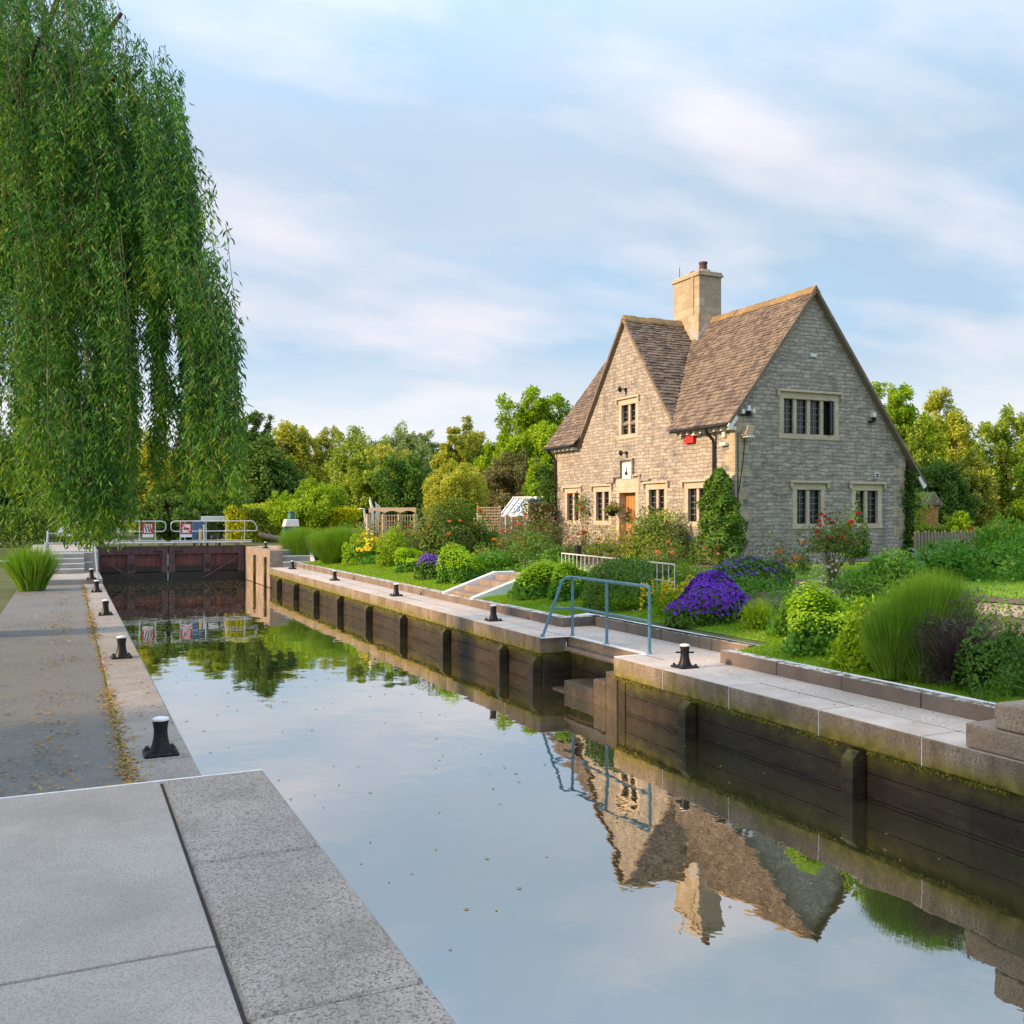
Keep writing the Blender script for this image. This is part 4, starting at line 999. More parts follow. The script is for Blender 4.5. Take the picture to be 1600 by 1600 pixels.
L_['straw'] = leaf_mat('straw', (.20,.15,.06), (.36,.28,.13), None, .25, 2)
L_['dead'] = leaf_mat('dead_stem', (.075,.050,.052), (.17,.125,.13), (.24,.19,.19), .1, 2)
L_['ivy'] = leaf_mat('ivy_leaf', (.03,.09,.012), (.10,.20,.025), None, .25, 2)
L_['rose'] = leaf_mat('rose_leaf', (.065,.145,.02), (.19,.30,.05), (.19,.12,.05), .25, 2)
L_['big'] = leaf_mat('acanthus_leaf', (.07,.18,.06), (.18,.32,.13), None, .3, 2)
L_['silver'] = leaf_mat('silver_leaf', (.14,.20,.10), (.26,.32,.17), None, .25, 2)
L_['fallen'] = leaf_mat('fallen_leaf', (.30,.15,.03), (.52,.36,.07), (.22,.11,.05), .1, 5)
L_['moss'] = leaf_mat('moss_tuft', (.10,.13,.015), (.24,.26,.03), (.40,.26,.05), .2, 5)
FM = {'purple': flower_mat('violet_petal', (.11,.014,.46), (.24,.055,.72)), 'mauve': flower_mat('mauve_petal', (.10,.045,.36), (.20,.10,.56)),
      'coral': flower_mat('coral_petal', (.72,.16,.09), (.82,.30,.20)), 'red': flower_mat('red_petal', (.50,.03,.03), (.68,.07,.05)),
      'orange': flower_mat('orange_petal', (.75,.22,.04), (.85,.38,.10)), 'pink': flower_mat('pink_petal', (.62,.20,.28), (.75,.38,.42)),
      'white': flower_mat('white_petal', (.70,.68,.60), (.82,.80,.76)), 'yellow': flower_mat('yellow_petal', (.75,.58,.015), (.85,.70,.04))}
def place(px, py, z): q = at_z(px, py, z); d = (q.x*SA+q.y*CA); return q, d/F       # metres per pixel there
def gnd(px, py):
    z = .4
    for _ in range(8): q = at_z(px, py, z); z = gz(q.x, q.y)
    return z
def plant(name, px, py, label, cat, group=None, z=None):
    z = gnd(px, py) if z is None else z
    q, m = place(px, py, z); t = thing(name, (q.x, q.y, z), label, cat, group); return t, q, m
# ---- verge bed, left to right
def lime(px, py, w, h, label, nl=2600, nf=3400, leafL=.075):
    nf = int(nf*1.5)
    t, q, m = plant('lime_shrub', px, py, label, 'shrub', 'lime-flowered shrubs along the verge')
    rx, hh = w*m/2, h*m*.86; c = (q.x+rx*.25, q.y+rx*.55, q.z)
    leafy(c, rx*.92, rx*.85, hh*.86, nl, leafL*1.25, leafL*.95, L_['fern'], t, amp=.2)
    P, nr = dome(nf, c, rx*1.02, rx*.92, hh, .2, .08, .25, True); k = P[:, 2] > q.z+hh*(.36+.5*rng.random(len(P))**1.4)
    P, nr = P[k], nr[k]; P[:, 2] += rng.random(len(P))*.10*hh
    P = P+rng.normal(size=P.shape)*.03*rx; flowers(P, nr*.6+np.array([0, 0, .7]), leafL*.36, L_['limef'], t)
    return t
def geranium(px, py, w, h, label, col='purple', nl=2400, nf=1500, cover=.25, fr=.034):
    t, q, m = plant('geranium', px, py, label, 'flowering plant', 'purple geraniums along the verge')
    rx, hh = w*m/2, h*m*.9; c = (q.x+rx*.25, q.y+rx*.55, q.z)
    leafy(c, rx*.95, rx*.8, hh*.9, nl, .085, .08, L_['shrub'], t, amp=.09)
    P, nr = dome(nf, c, rx*1.04, rx*.88, hh, .09, 0, .08, True); k = P[:, 2] > q.z+hh*(cover+.35*rng.random(len(P)))
    flowers(P[k], nr[k], fr, FM[col], t)
    return t
def tuft(px, py, w, h, label, n, mat, group=None, wid=.012, name='broom_shrub', cat='shrub', **kw):
    t, q, m = plant(name, px, py, label, cat, group)
    blades((q.x, q.y+w*m*.25, q.z), w*m/2*1.1, h*m*1.05, n, wid, mat, t, **kw)
    return t, q, m
G_T = 'tall rounded grassy tufts'
tuft(474, 877, 66, 58, 'left of the two rounded green grassy tufts by the far quay steps', 9000, L_['broom'], G_T, .015, fan=.85, hvar=.6, droop=.08)
tuft(532, 881, 88, 62, 'right of the two rounded green grassy tufts, beside the yellow flowers', 12000, L_['broom'], G_T, .015, fan=.85, hvar=.6, droop=.08)
t, q, m = plant('yellow_flowers', 592, 880, 'loose leafy border plants with bright yellow flower heads, right of the grassy tufts', 'flowering plant')
leafy((q.x, q.y+.3, q.z), 1.0, .9, .95, 1700, .11, .06, L_['fern'], t, amp=.3); leafy((q.x-.7, q.y+.8, q.z), .5, .5, 1.15, 600, .12, .07, L_['lime'], t, amp=.3)
P, nr = dome(420, (q.x-.2, q.y+.2, q.z+.35), .75, .5, .75, .2, .2, .2); flowers(P, nr, .05, FM['yellow'], t)
t, q, m = plant('border_plant', 645, 868, 'pale green leafy border plants behind the small lime shrub', 'plant'); leafy((q.x, q.y, q.z), 1.5, .8, .8, 1500, .12, .05, L_['fern'], t, amp=.3)
lime(640, 895, 56, 42, 'small lime-green shrub left of the far purple geranium')
geranium(676, 906, 62, 48, 'small far purple geranium between two lime shrubs', 'mauve', nl=2400, nf=1500, cover=.45, fr=.042)
lime(720, 912, 78, 56, 'bright lime shrub just right of the small far purple geranium', 3600, 4200)
t, q, m = plant('fern', 776, 898, 'feathery mid-green fern at the left of the white garden steps', 'fern')
blades((q.x, q.y+.3, q.z), .85, 1.0, 260, .09, L_['fern'], t, 'fronds', fan=1.5, droop=.35); leafy((q.x, q.y+.3, q.z), .75, .6, .85, 1800, .11, .035, L_['fern'], t, amp=.25)
t, q, m = plant('orange_flowers', 757, 880, 'low orange and yellow flowers behind the fern', 'flowering plant')
leafy((q.x, q.y, q.z), .5, .4, .5, 300, .08, .04, L_['fern'], t); P, nr = dome(90, (q.x, q.y, q.z), .5, .4, .62, .2, .2); flowers(P, nr, .04, FM['orange'], t)
lime(845, 936, 96, 60, 'broad lime-topped shrub right of the white garden steps', 4200, 4200, .085)
lime(900, 938, 66, 64, 'lime shrub behind the left end of the blue railing', 3000, 3000, .085)
t, q, m = plant('shrub', 985, 950, 'broad dark green shrub behind the blue railing', 'shrub')
leafy((q.x, q.y+.4, q.z), 70*m, 60*m, 84*m, 7000, .085, .028, L_['shrub'], t, amp=.14, upright=.5); 
blades((q.x-.1, q.y+.1, q.z), .9, .5, 220, .03, L_['lime'], t, 'lower_blades', fan=1.2, droop=.4)
t, q, m = plant('lime_tuft', 935, 942, 'small fresh green clump between lime and dark shrubs behind the railing', 'plant'); leafy((q.x, q.y, q.z), .45, .4, .55, 900, .07, .03, L_['lime'], t, amp=.25)
t, q, m = plant('yellow_spikes', 1048, 960, 'upright yellow flower spikes left of the large violet geranium', 'flowering plant')
st = [(q.x+rng.normal()*.28, q.y+rng.normal()*.2, q.z+rng.uniform(.35, .8)) for _ in range(26)]
stems(np.array(st), (q.x, q.y, q.z), .006, L_['lime'], t, 'stalk', .8); leafy((q.x, q.y, q.z), .4, .35, .45, 700, .08, .03, L_['lime'], t, amp=.3)
P = np.concatenate([np.array(s_)+np.stack([rng.normal(size=26)*.02, rng.normal(size=26)*.02, -rng.random(26)*.26], 1) for s_ in st]); flowers(P, rdir(len(P)), .024, FM['yellow'], t)
geranium(1118, 977, 136, 84, 'large vivid violet geranium in front of the conical climber', 'purple', 4200, 3400, .18, .030)
geranium(1180, 924, 140, 62, 'dark-leaved geranium with sparser violet flowers, behind the large violet one', 'mauve', 3600, 620, .3, .034)
t, q, m = plant('green_stalks', 1190, 985, 'small upright pale green stalks right of the large violet geranium', 'plant')
blades((q.x, q.y+.1, q.z), .28, .62, 320, .014, L_['lime'], t, fan=.8); leafy((q.x, q.y+.1, q.z), .3, .25, .5, 900, .05, .018, L_['lime'], t, amp=.3)
t, q, m = plant('green_stalks', 1232, 995, 'tall leafy green stalks left of the bright lime shrub', 'plant')
for (dx, hh) in ((-.12,.5),(.05,.72),(.2,.62)):
    blades((q.x+dx, q.y+.1, q.z), .16, hh, 60, .015, L_['broom'], t, 'stalks', fan=.5); leafy((q.x+dx, q.y+.1, q.z), .14, .14, hh*.95, 420, .07, .024, L_['fern'], t, amp=.25)
lime(1302, 1024, 132, 104, 'bright yellow-topped lime shrub with big dark leaves, nearest the kerb corner', 3200, 4600, .062)
t, q, m = plant('leafy_shrub', 1357, 1046, 'fresh green leafy plant between the yellow-topped lime shrub and the tall broom', 'shrub'); leafy((q.x, q.y+.15, q.z), 42*m, 38*m, 88*m, 2200, .075, .04, L_['lime'], t, amp=.2)
t, q, m = plant('broom_shrub', 1450, 1060, 'tall bright green broom with dense thin upright stems at the right', 'shrub')
for (dx, dy, r_, h_, n_) in ((-.34,.1,.42,1.02,5200),(.1,.25,.55,1.30,7000),(.5,.5,.55,1.42,6000),(-.15,-.12,.4,.72,3000)):
    blades((q.x+dx*CA, q.y-dx*SA+dy, q.z), r_, h_, n_, .0085, L_['broom'], t, 'stems', fan=.75, hvar=.6, droop=.05)
t, q, m = plant('dead_lavender', 1505, 1066, 'purple-brown dried lavender bush in front of the tall green broom', 'shrub')
blades((q.x, q.y+.15, q.z), 68*m, 150*m, 3200, .010, L_['dead'], t, 'stems', fan=1.5, hvar=.75, droop=.3); leafy((q.x, q.y+.15, q.z), 62*m, 50*m, 125*m, 2500, .10, .009, L_['dead'], t, amp=.2)
t, q, m = plant('shrub', 1590, 1085, 'green shrub at the far right edge past the dried lavender', 'shrub'); leafy((q.x, q.y+.2, q.z), .5, .45, .75, 2500, .06, .03, L_['shrub'], t, amp=.2)
# ---- middle of the garden
t, q, m = plant('shrub', 1402, 934, 'mid-green rounded bush behind the tall broom, below the gable', 'shrub'); leafy((q.x, q.y+.3, q.z), 62*m, 55*m, 66*m, 4200, .11, .035, L_['fern'], t, amp=.18); leafy((q.x+.2, q.y+.3, q.z), 50*m, 45*m, 55*m, 2000, .1, .035, L_['shrub'], t, 'inner_foliage')
t, q, m = plant('rose_bush', 1300, 918, 'sparse rose bush, red blooms above white flowers, on the lawn before the gable', 'rose bush', 'rose bushes')
P, nr = dome(16, (q.x, q.y, q.z+.5), .5, .4, .85, .3, .1, .5); stems(P, q, .012, M['twig'], t, 'stem', .15)
leafy((q.x, q.y, q.z+.75), .52, .42, .62, 1500, .07, .045, L_['rose'], t, amp=.4, depth=.7); leafy((q.x, q.y, q.z+.05), .38, .32, .8, 500, .06, .02, L_['rose'], t, 'lower_foliage', depth=.9)
P, nr = dome(18, (q.x-.1, q.y, q.z+.85), .5, .4, .62, .3, .2, .2); roses(P, .07, FM['red'], t)
P, nr = dome(130, (q.x-.15, q.y, q.z+.1), .42, .35, .65, .3, 0, .3); flowers(P, nr, .035, FM['white'], t, 'white_flowers')
t, q, m = plant('rose_bush', 1330, 884, 'dark upright rose with a red bloom against the gable, below the right window', 'rose bush', 'rose bushes')
for (dx, hh) in ((-.3,1.1),(-.1,1.35),(.12,1.5),(.34,1.3),(.5,1.05)):
    MB().tube([(q.x+dx*.2,q.y,q.z),(q.x+dx*.6,q.y,q.z+hh*.5),(q.x+dx*1.3,q.y,q.z+hh)], [.02,.015,.008], 6).build('stem', M['twig'], t)
    leafy((q.x+dx*1.0, q.y, q.z+.25), .16, .2, hh-.2, 420, .08, .05, L_['shrub'], t, amp=.3, depth=.9)
P = np.array([(q.x-.33, q.y-.25, q.z+1.05), (q.x+.05, q.y-.2, q.z+1.45), (q.x-.2, q.y-.2, q.z+1.2)]); roses(P, .11, FM['red'], t)
t, q, m = plant('acanthus', 1475, 898, 'large-leaved pale green acanthus behind the tall broom at the right', 'plant')
blades((q.x, q.y, q.z), 1.1, 1.15, 46, .34, L_['big'], t, 'leaves', fan=1.5, droop=.45, seg=7); blades((q.x+.4, q.y+.3, q.z), .6, 1.55, 20, .3, L_['big'], t, 'upper_leaves', fan=1.2, droop=.35, seg=7)
roses(np.array([(q.x+.55, q.y-.9, q.z+.75), (q.x+.32, q.y-.5, q.z+1.1)]), .08, FM['red'], t)
t, q, m = plant('border_plant', 1560, 905, 'green border plants behind the dried lavender at the right edge', 'plant'); leafy((q.x, q.y, q.z), 1.6, 1.0, 1.3, 4000, .12, .05, L_['fern'], t, amp=.3)
# orange / coral single roses near the dark geranium and the door
def rose_stand(px, py, h, label, col, n=5, w=.45, leaf='rose', nl=700):
    t, q, m = plant('rose_bush', px, py, label, 'rose bush', 'rose bushes')
    P, nr = dome(max(n, 6), (q.x, q.y, q.z+.15*h), w, w*.8, h*.85, .25, .15, .3); stems(P, q, .009, M['twig'], t, 'stem', .2)
    leafy((q.x, q.y, q.z+.1), w, w*.85, h*.82, nl, .075, .045, L_[leaf], t, amp=.35, depth=.8); roses(P[:n]+np.array([0, 0, .05]), .085, FM[col], t)
    return t
rose_stand(1215, 905, .85, 'orange roses standing above the dark-leaved geranium', 'orange', 5, .55)
rose_stand(1255, 898, .6, 'single low orange rose left of the lawn in front of the gable', 'orange', 2, .22, nl=200)
rose_stand(1122, 884, .75, 'reddish-pink rose at the foot of the conical climber', 'pink', 9, .5)
rose_stand(1042, 892, .72, 'coral roses in front of the cottage, right of the white iron rail', 'coral', 4, .5)
rose_stand(915, 868, 1.1, 'red roses left of the dark garden post', 'red', 8, .7, nl=900)
rose_stand(882, 880, .7, 'dark-leaved plant with small mauve flowers behind the lime shrub', 'pink', 3, .5)
rose_stand(832, 875, 1.3, 'coral climbing roses below the greenhouse', 'coral', 9, 1.0, 'shrub', 1800)
rose_stand(803, 873, 1.6, 'salmon roses on the wire fence left of the greenhouse', 'coral', 14, .75, nl=2200)
rose_stand(856, 873, 1.6, 'dark rose bush with pink blooms at the left corner of the cottage', 'pink', 5, .75, 'bronze', 3400)
rose_stand(638, 866, 1.25, 'rusty-red flowering bush in front of the scalloped pergola', 'red', 16, .95, 'rose', 1300)
rose_stand(668, 868, 1.55, 'loose rose bush with small red flowers left of the dark rose thicket', 'red', 9, .9, 'rose', 1500)
t, q, m = plant('rose_thicket', 712, 871, 'large dark rose thicket with pale buds in front of the golden tree', 'shrub')
leafy((q.x, q.y, q.z), 1.5, 1.2, 1.95, 8000, .10, .06, L_['rose'], t, amp=.28); leafy((q.x, q.y, q.z), 1.4, 1.1, 1.7, 4500, .10, .06, L_['shrub'], t, 'inner_foliage', amp=.2); P, nr = dome(26, (q.x,q.y,q.z), 1.55, 1.25, 2.0, .25, .1, .1); roses(P, .085, FM['orange'], t)
P, nr = dome(60, (q.x,q.y,q.z+.1), 1.55, 1.25, 1.95, .25, .5, .1); roses(P, .05, FM['white'], t, 'pale_bud')
t, q, m = plant('silver_grass', 590, 864, 'silvery green grassy clump below the scalloped pergola', 'plant'); blades((q.x, q.y, q.z), 1.9, 1.35, 2400, .03, L_['silver'], t, fan=1.2, hvar=.6); leafy((q.x+.8, q.y-.3, q.z), 1.3, .9, .9, 1500, .1, .03, L_['fern'], t, amp=.3)
for (px, py, w, h, kd, lab) in ((618, 884, 44, 40, 'lime', 'pale green upright plants between the yellow flowers and the small lime shrub'), (662, 876, 60, 30, 'silver', 'silvery green leafy clump just behind the small far purple geranium'), (745, 868, 60, 40, 'fern', 'green leafy clump between the bright lime shrub and the paling fence'), (594, 867, 74, 46, 'silver', 'silvery leafed bushy plants hiding the foot of the arbour'), (628, 866, 60, 42, 'rose', 'reddish-green bushy plants before the right half of the arbour'), (556, 868, 60, 44, 'fern', 'green bushy plants right behind the grassy tufts')):
    t, q, m = plant('border_plant', px, py, lab, 'plant'); leafy((q.x, q.y, q.z), w*m/2, w*m/2.4, h*m, 2600, .11, .045, L_[kd], t, amp=.3)
t, q, m = plant('seedheads', 695, 868, 'pale straw-coloured seed heads behind the far purple geranium', 'plant'); blades((q.x, q.y, q.z), 1.3, .8, 900, .022, L_['silver'], t, fan=1.1, hvar=.6); blades((q.x+1.0, q.y+.3, q.z), .9, .8, 500, .025, L_['straw'], t, 'dry_blades', fan=1, hvar=.6)
t, q, m = plant('shrub', 858, 886, 'low mid-green plants between the lime shrub and the cottage corner', 'plant'); leafy((q.x, q.y+.5, q.z), 1.2, .8, .8, 2600, .09, .04, L_['shrub'], t, amp=.25)
t, q, m = plant('shrub', 1060, 884, 'low mixed greenery along the foot of the cottage front', 'plant'); leafy((q.x, q.y+.4, q.z), 1.0, .8, .55, 1800, .08, .04, L_['rose'], t, amp=.3)
t, q, m = plant('border_plant', 960, 876, 'low tangled greenery behind the white iron rail', 'plant'); leafy((q.x, q.y+.4, q.z), 1.6, 1.0, .75, 2200, .09, .04, L_['rose'], t, amp=.35)
# conical climber and rose shrub against the front
q = at_X(1124, 872, 17.15); t = thing('conical_climber', (q.x, q.y, .76), 'tall conical evergreen climber at the near corner of the cottage front', 'climber')
n = 11000; u = rng.random(n)**.8; a = rng.random(n)*2*math.pi; rr = .78*(1-u)**.5*(1+.24*np.sin(a*3+u*9)+.16*np.sin(a*5-u*19)+.1*np.sin(u*31))*(1-.35*rng.random(n)**2); rr = np.maximum(rr, .05)
P = np.stack([q.x+rr*np.cos(a)*.85, q.y+rr*np.sin(a)*1.05, .76+u*2.75], 1); nr = np.stack([np.cos(a), np.sin(a), np.full(n, .5)], 1)
V, Fc = leaves(P, nr*.6+rdir(n)*.8, nr+rdir(n)*.5, rng.uniform(.06,.12,n), rng.uniform(.04,.075,n)); build_np('foliage', V, Fc, L_['shrub'], t); MB().tube([(q.x,q.y,.6),(q.x,q.y,3.2)], [.05,.02], 8).build('stem', M['bark'], t)
q = at_X(1022, 872, 16.6); t = thing('rose_shrub', (q.x, q.y, .76), 'tall loose green shrub standing in front of the cottage door and middle window', 'shrub')
leafy((q.x, q.y, .8), .95, .95, 1.42, 3800, .10, .06, L_['rose'], t, amp=.34, depth=.75); leafy((q.x, q.y, .8), .75, .75, 1.3, 3800, .10, .055, L_['mid'], t, 'inner_foliage', amp=.3)
P, nr = dome(18, (q.x, q.y, 1.0), .95, .95, 1.35, .3, .1, .3); stems(P, (q.x, q.y, .75), .012, M['twig'], t, 'stem', .2)
q = at_X(955, 862, 17.0); t = thing('shrub', (q.x, q.y, .76), 'thin twiggy shrub with yellowish leaves left of the cottage door', 'shrub')
P, nr = dome(12, (q.x, q.y, .9), .5, .6, 1.0, .3, .2, .4); stems(P, (q.x, q.y, .75), .01, M['twig'], t, 'stem', .2); leafy((q.x, q.y, .8), .5, .65, .95, 800, .09, .05, L_['olive'], t, amp=.45, depth=.8)
q = at_X(912, 790, 17.6); t = thing('climbing_rose', (q.x, q.y, .76), 'thin climbing rose with red blooms between the two left ground-floor windows', 'climber')
MB().tube([(q.x,q.y,.6),(q.x,q.y+.1,1.6),(q.x-.02,q.y-.1,2.7)], [.025,.02,.01], 6).build('stem', M['twig'], t)
P = np.array([q.x-.08, q.y, 2.5])+rng.normal(size=(420, 3))*np.array([.08, .28, .3]); V, Fc = leaves(P, rdir(420), rdir(420), .08, .05); build_np('foliage', V, Fc, L_['rose'], t); roses(np.array([(q.x-.15,q.y+.05,2.55),(q.x-.15,q.y-.2,2.4),(q.x-.1,q.y+.95,2.95),(q.x-.15,q.y+.3,2.2)]), .09, FM['red'], t)
bp = np.array(HB.location); leafy(tuple(bp-np.array([0,0,.02])), .3, .34, .28, 420, .07, .05, L_['rose'], HB, 'basket_foliage', amp=.3); P, nr = dome(16, tuple(bp), .24, .24, .32, .2, .2); roses(P, .06, FM['pink'], HB)
def wall_climber(name, px, X, Y, z1, w, label, mat, n, depth=.25, sx=1, cone=.0):
    t = thing(name, (X, Y, .76), label, 'climber')
    u = rng.random(n); lat = rng.normal(size=n)*w*(1-cone*u)*(.75+.4*np.sin(u*11))
    P = np.stack([X+(rng.normal(size=n)*depth if sx == 0 else lat), Y+(lat if sx == 0 else rng.normal(size=n)*depth), .76+u*(z1-.76)], 1)
    V, Fc = leaves(P, rdir(n, -.3), rdir(n), rng.uniform(.07,.14,n), rng.uniform(.05,.09,n)); build_np('foliage', V, Fc, mat, t)
    MB().tube([(X,Y,.6),(X+.03,Y,2),(X-.02,Y,z1-.2)], [.05,.035,.015], 6).build('stem', M['bark'], t)
wall_climber('ivy', 0, HX-.25, HY1+.15, 4.2, .26, 'ivy climbing the drainpipe at the far left corner of the cottage', L_['ivy'], 2600, .25, 0)
wall_climber('ivy', 0, HX-.9, HY1-.2, 2.7, .5, 'bronze-green bush climbing at the foot of the far left cottage corner', L_['bronze'], 2600, .4, 0, .3)
wall_climber('ivy', 0, HX1+.08, HY0+.0, 3.6, .15, 'dark ivy column on the right-hand corner of the gable wall', L_['ivy'], 3000, .14, 1, .25)
q = at_Y(1435, 800, 24.5); wall_climber('golden_climber', 0, q.x, 24.5, 3.0, .3, 'yellow-leaved climber just right of the ivy column', L_['bright'], 900, .3, 1)
# ---- trees
def tree(px, ytop, w, d, kind, label, zb=.6, n=8000, leafL=.30, crown_low=.12, amp=.2, group='trees beyond the garden', shape=1.0, sparse=.45, name='tree', droop=0., W=None):
    c = at_d(px, HY, d); zt = at_d(px, ytop, d).z; rx = w/2*d/F; z0 = zb+(zt-zb)*crown_low; hz = (zt-z0)/2; cz = (zt+z0)/2
    t = thing(name, (c.x, c.y, zb), label, 'tree' if 'shrub' not in name else 'shrub', group)
    n = int(n*2.6); leafL = leafL*.80; K = int(150*shape); cd = rdir(K, .15); rad = (.45+.58*rng.random(K)**.6)[:, None]
    lf = lump(cd, seed(), amp)[:, None]; C = np.array([c.x, c.y, cz])+cd*np.array([rx, rx*.9, hz])*rad*lf*.9
    sz = rng.uniform(.10, .27, K)*min(rx, hz); hi = (C[:, 2]-z0)/(2*hz); sz = sz*(1.15-.45*np.clip(hi, 0, 1))*(1.7 if shape < 1 else 1)
    ax_ = np.linspace(.15, .95, 10)[:, None]; C = np.concatenate([C, np.array([c.x, c.y, z0])+np.array([0, 0, 2*hz])*ax_+rng.normal(size=(10, 3))*np.array([.10*rx, .1*rx, 0])]); sz = np.concatenate([sz, min(rx, hz)*(.34-.16*ax_[:, 0])*(1.3 if shape < 1 else 1)])
    pr = sz**2; idx = rng.choice(len(C), n, p=pr/pr.sum()); dd = rdir(n, .1); r = (rng.random(n)**.40)[:, None]*sz[idx][:, None]
    P = C[idx]+dd*r*np.array([1.0, 1.0, 1.25]); out = unit(P-np.array([c.x, c.y, cz-hz*.4]))
    D = unit(out*.4+rdir(n)*.9+np.array([0, 0, -droop+.25])); N = unit(out*.8+rdir(n)*.8+np.array([0, 0, .3])); s = rng.uniform(.6, 1.3, n)
    V, Fc = leaves(P, D, N, leafL*s, (W or leafL*.55)*s)
    build_np('crown', V, Fc, L_[kind], t)
    mb = MB(); tr = max(.10, rx*.06); mb.tube([(c.x,c.y,zb-.6),(c.x,c.y,z0),(c.x+rx*.05,c.y,cz),(c.x,c.y,zt-hz*.35)], [tr*1.25,tr,tr*.6,tr*.15], 8)
    for i in range(min(K, 12)):
        s_ = Vector((c.x, c.y, z0+(cz-z0)*rng.random()*1.1)); e = Vector(C[i]); mb.tube([s_, (s_+e)/2+Vector((0,0,.1*rx)), e], [tr*.45, tr*.3, tr*.1], 5, cap=False)
    mb.build('trunk', M['bark'], t); return t
TR = [ # px, ytop, width, distance, leaf, label, options
 (398, 641, 66, 92, 'dark', 'small dark round tree directly beside the hanging willow edge', {}),
 (455, 660, 100, 86, 'golden', 'golden feathery tree behind the dark bush, left', dict(sparse=.3, leafL=.34)),
 (505, 668, 70, 90, 'olive', 'olive-yellow tree between golden tree and tall mid-green trees', {}),
 (422, 693, 138, 57, 'dark', 'big dark green bushy tree left of centre above the gate', dict(n=15000, crown_low=.02, leafL=.24)),
 (560, 672, 120, 82, 'mid', 'tall mid-green tree left of centre on the skyline', dict(n=9000)),
 (628, 664, 116, 88, 'greyg', 'grey-green tree on the skyline, middle', dict(n=9000)),
 (600, 700, 110, 74, 'olive', 'olive-green rounded tree in front of the grey-green skyline tree', dict(n=8000)),
 (668, 672, 70, 96, 'greyg', 'pale grey-green tree at the skyline dip left of the slender yellow tree', {}),
 (706, 668, 62, 78, 'golden', 'yellowish tree left of the slim pointed tree', {}),
 (728, 648, 34, 84, 'olive', 'slim pointed tree poking above the skyline', dict(n=2600, shape=.6, amp=.1)),
 (745, 676, 80, 80, 'olive', 'olive-yellow tree between the slim tree and the tall bright tree', {}),
 (838, 606, 128, 64, 'bright', 'tall bright green tree beside the left of the cottage roof', dict(n=16000, leafL=.26, crown_low=.05, amp=.3)),
 (885, 640, 80, 66, 'mid', 'mid-green tree behind the left cottage eaves', dict(crown_low=.05)),
 (790, 668, 90, 68, 'bright', 'bright green tree leaning left of the tallest bright tree', dict(n=9000, crown_low=.05)),
 (567, 716, 90, 55, 'mid', 'mid-green bushy tree above the silvery clump', dict(n=8000, crown_low=.03, leafL=.2)),
 (640, 716, 106, 54, 'shrub', 'dark leafy tree left of the round golden tree', dict(n=10000, crown_low=.03, leafL=.2)),
 (795, 708, 106, 52, 'bronze', 'bronze-green spreading tree above the greenhouse', dict(n=10000, crown_low=.1, leafL=.16)),
 (848, 716, 66, 48, 'bright', 'light green tree against the left corner of the cottage', dict(n=8000, crown_low=.02, leafL=.18)),
 (490, 752, 120, 51, 'bright', 'bright green shrubby tree right of the big dark tree', dict(n=9000, crown_low=.02, leafL=.17)),
 (713, 722, 112, 47, 'golden', 'rounded golden-leaved tree in the middle of the garden', dict(n=14000, crown_low=.12, leafL=.14, amp=.1, sparse=.2)),
 (300, 690, 110, 78, 'olive', 'olive tree seen through the right edge of the willow', dict(crown_low=.03)),
 (345, 700, 90, 62, 'mid', 'mid-green tree just behind the willow edge', dict(crown_low=.03)),
 (235, 672, 90, 74, 'golden', 'yellowish tree seen through the gap in the willow', dict(crown_low=.03)),
 (150, 690, 130, 66, 'dark', 'dark tree behind the middle of the willow curtain', dict(crown_low=.02)),
 (60, 680, 130, 62, 'mid', 'tree behind the left of the willow curtain', dict(crown_low=.02)),
 (-30, 660, 140, 58, 'dark', 'dark tree at the far left edge behind the willow', dict(crown_low=.02)),
 (280, 755, 160, 54, 'dark', 'low dark tree behind the gate railing under the willow', dict(n=11000, crown_low=.0, leafL=.2)),
 (1402, 604, 110, 47, 'bright', 'bright green tree against the right slope of the gable', dict(n=14000, leafL=.19, crown_low=.2, amp=.28)),
 (1440, 655, 90, 44, 'mid', 'mid-green tree right of the gable under the bright one', dict(n=8000, leafL=.19, crown_low=.05)),
 (1482, 606, 110, 58, 'golden', 'tall golden-brown tree at the right edge of the sky', dict(n=12000, leafL=.22, crown_low=.05, amp=.28)),
 (1462, 724, 110, 40, 'dark', 'dark tree behind the picket fence on the right', dict(n=9000, leafL=.17, crown_low=.18)),
 (1515, 705, 90, 45, 'olive', 'olive tree right of the dark tree behind the picket fence', dict(n=8000, leafL=.18, crown_low=.05)),
 (1570, 640, 110, 52, 'mid', 'mid-green tree past the golden-brown one at the far right', dict(n=9000, leafL=.2, crown_low=.02)),
 (1650, 620, 120, 48, 'bright', 'tree beyond the right edge of the frame', dict(n=7000, leafL=.2, crown_low=.02)),
 (1500, 800, 50, 31, 'lime', 'small lime-green shrub over the picket fence at the right', dict(n=3500, leafL=.1, crown_low=.05, group='shrubs by the fence', name='shrub')),
]
for (px, yt, w, d, kd, lab, o) in TR: tree(px, yt, w, d, kd, lab, **o)
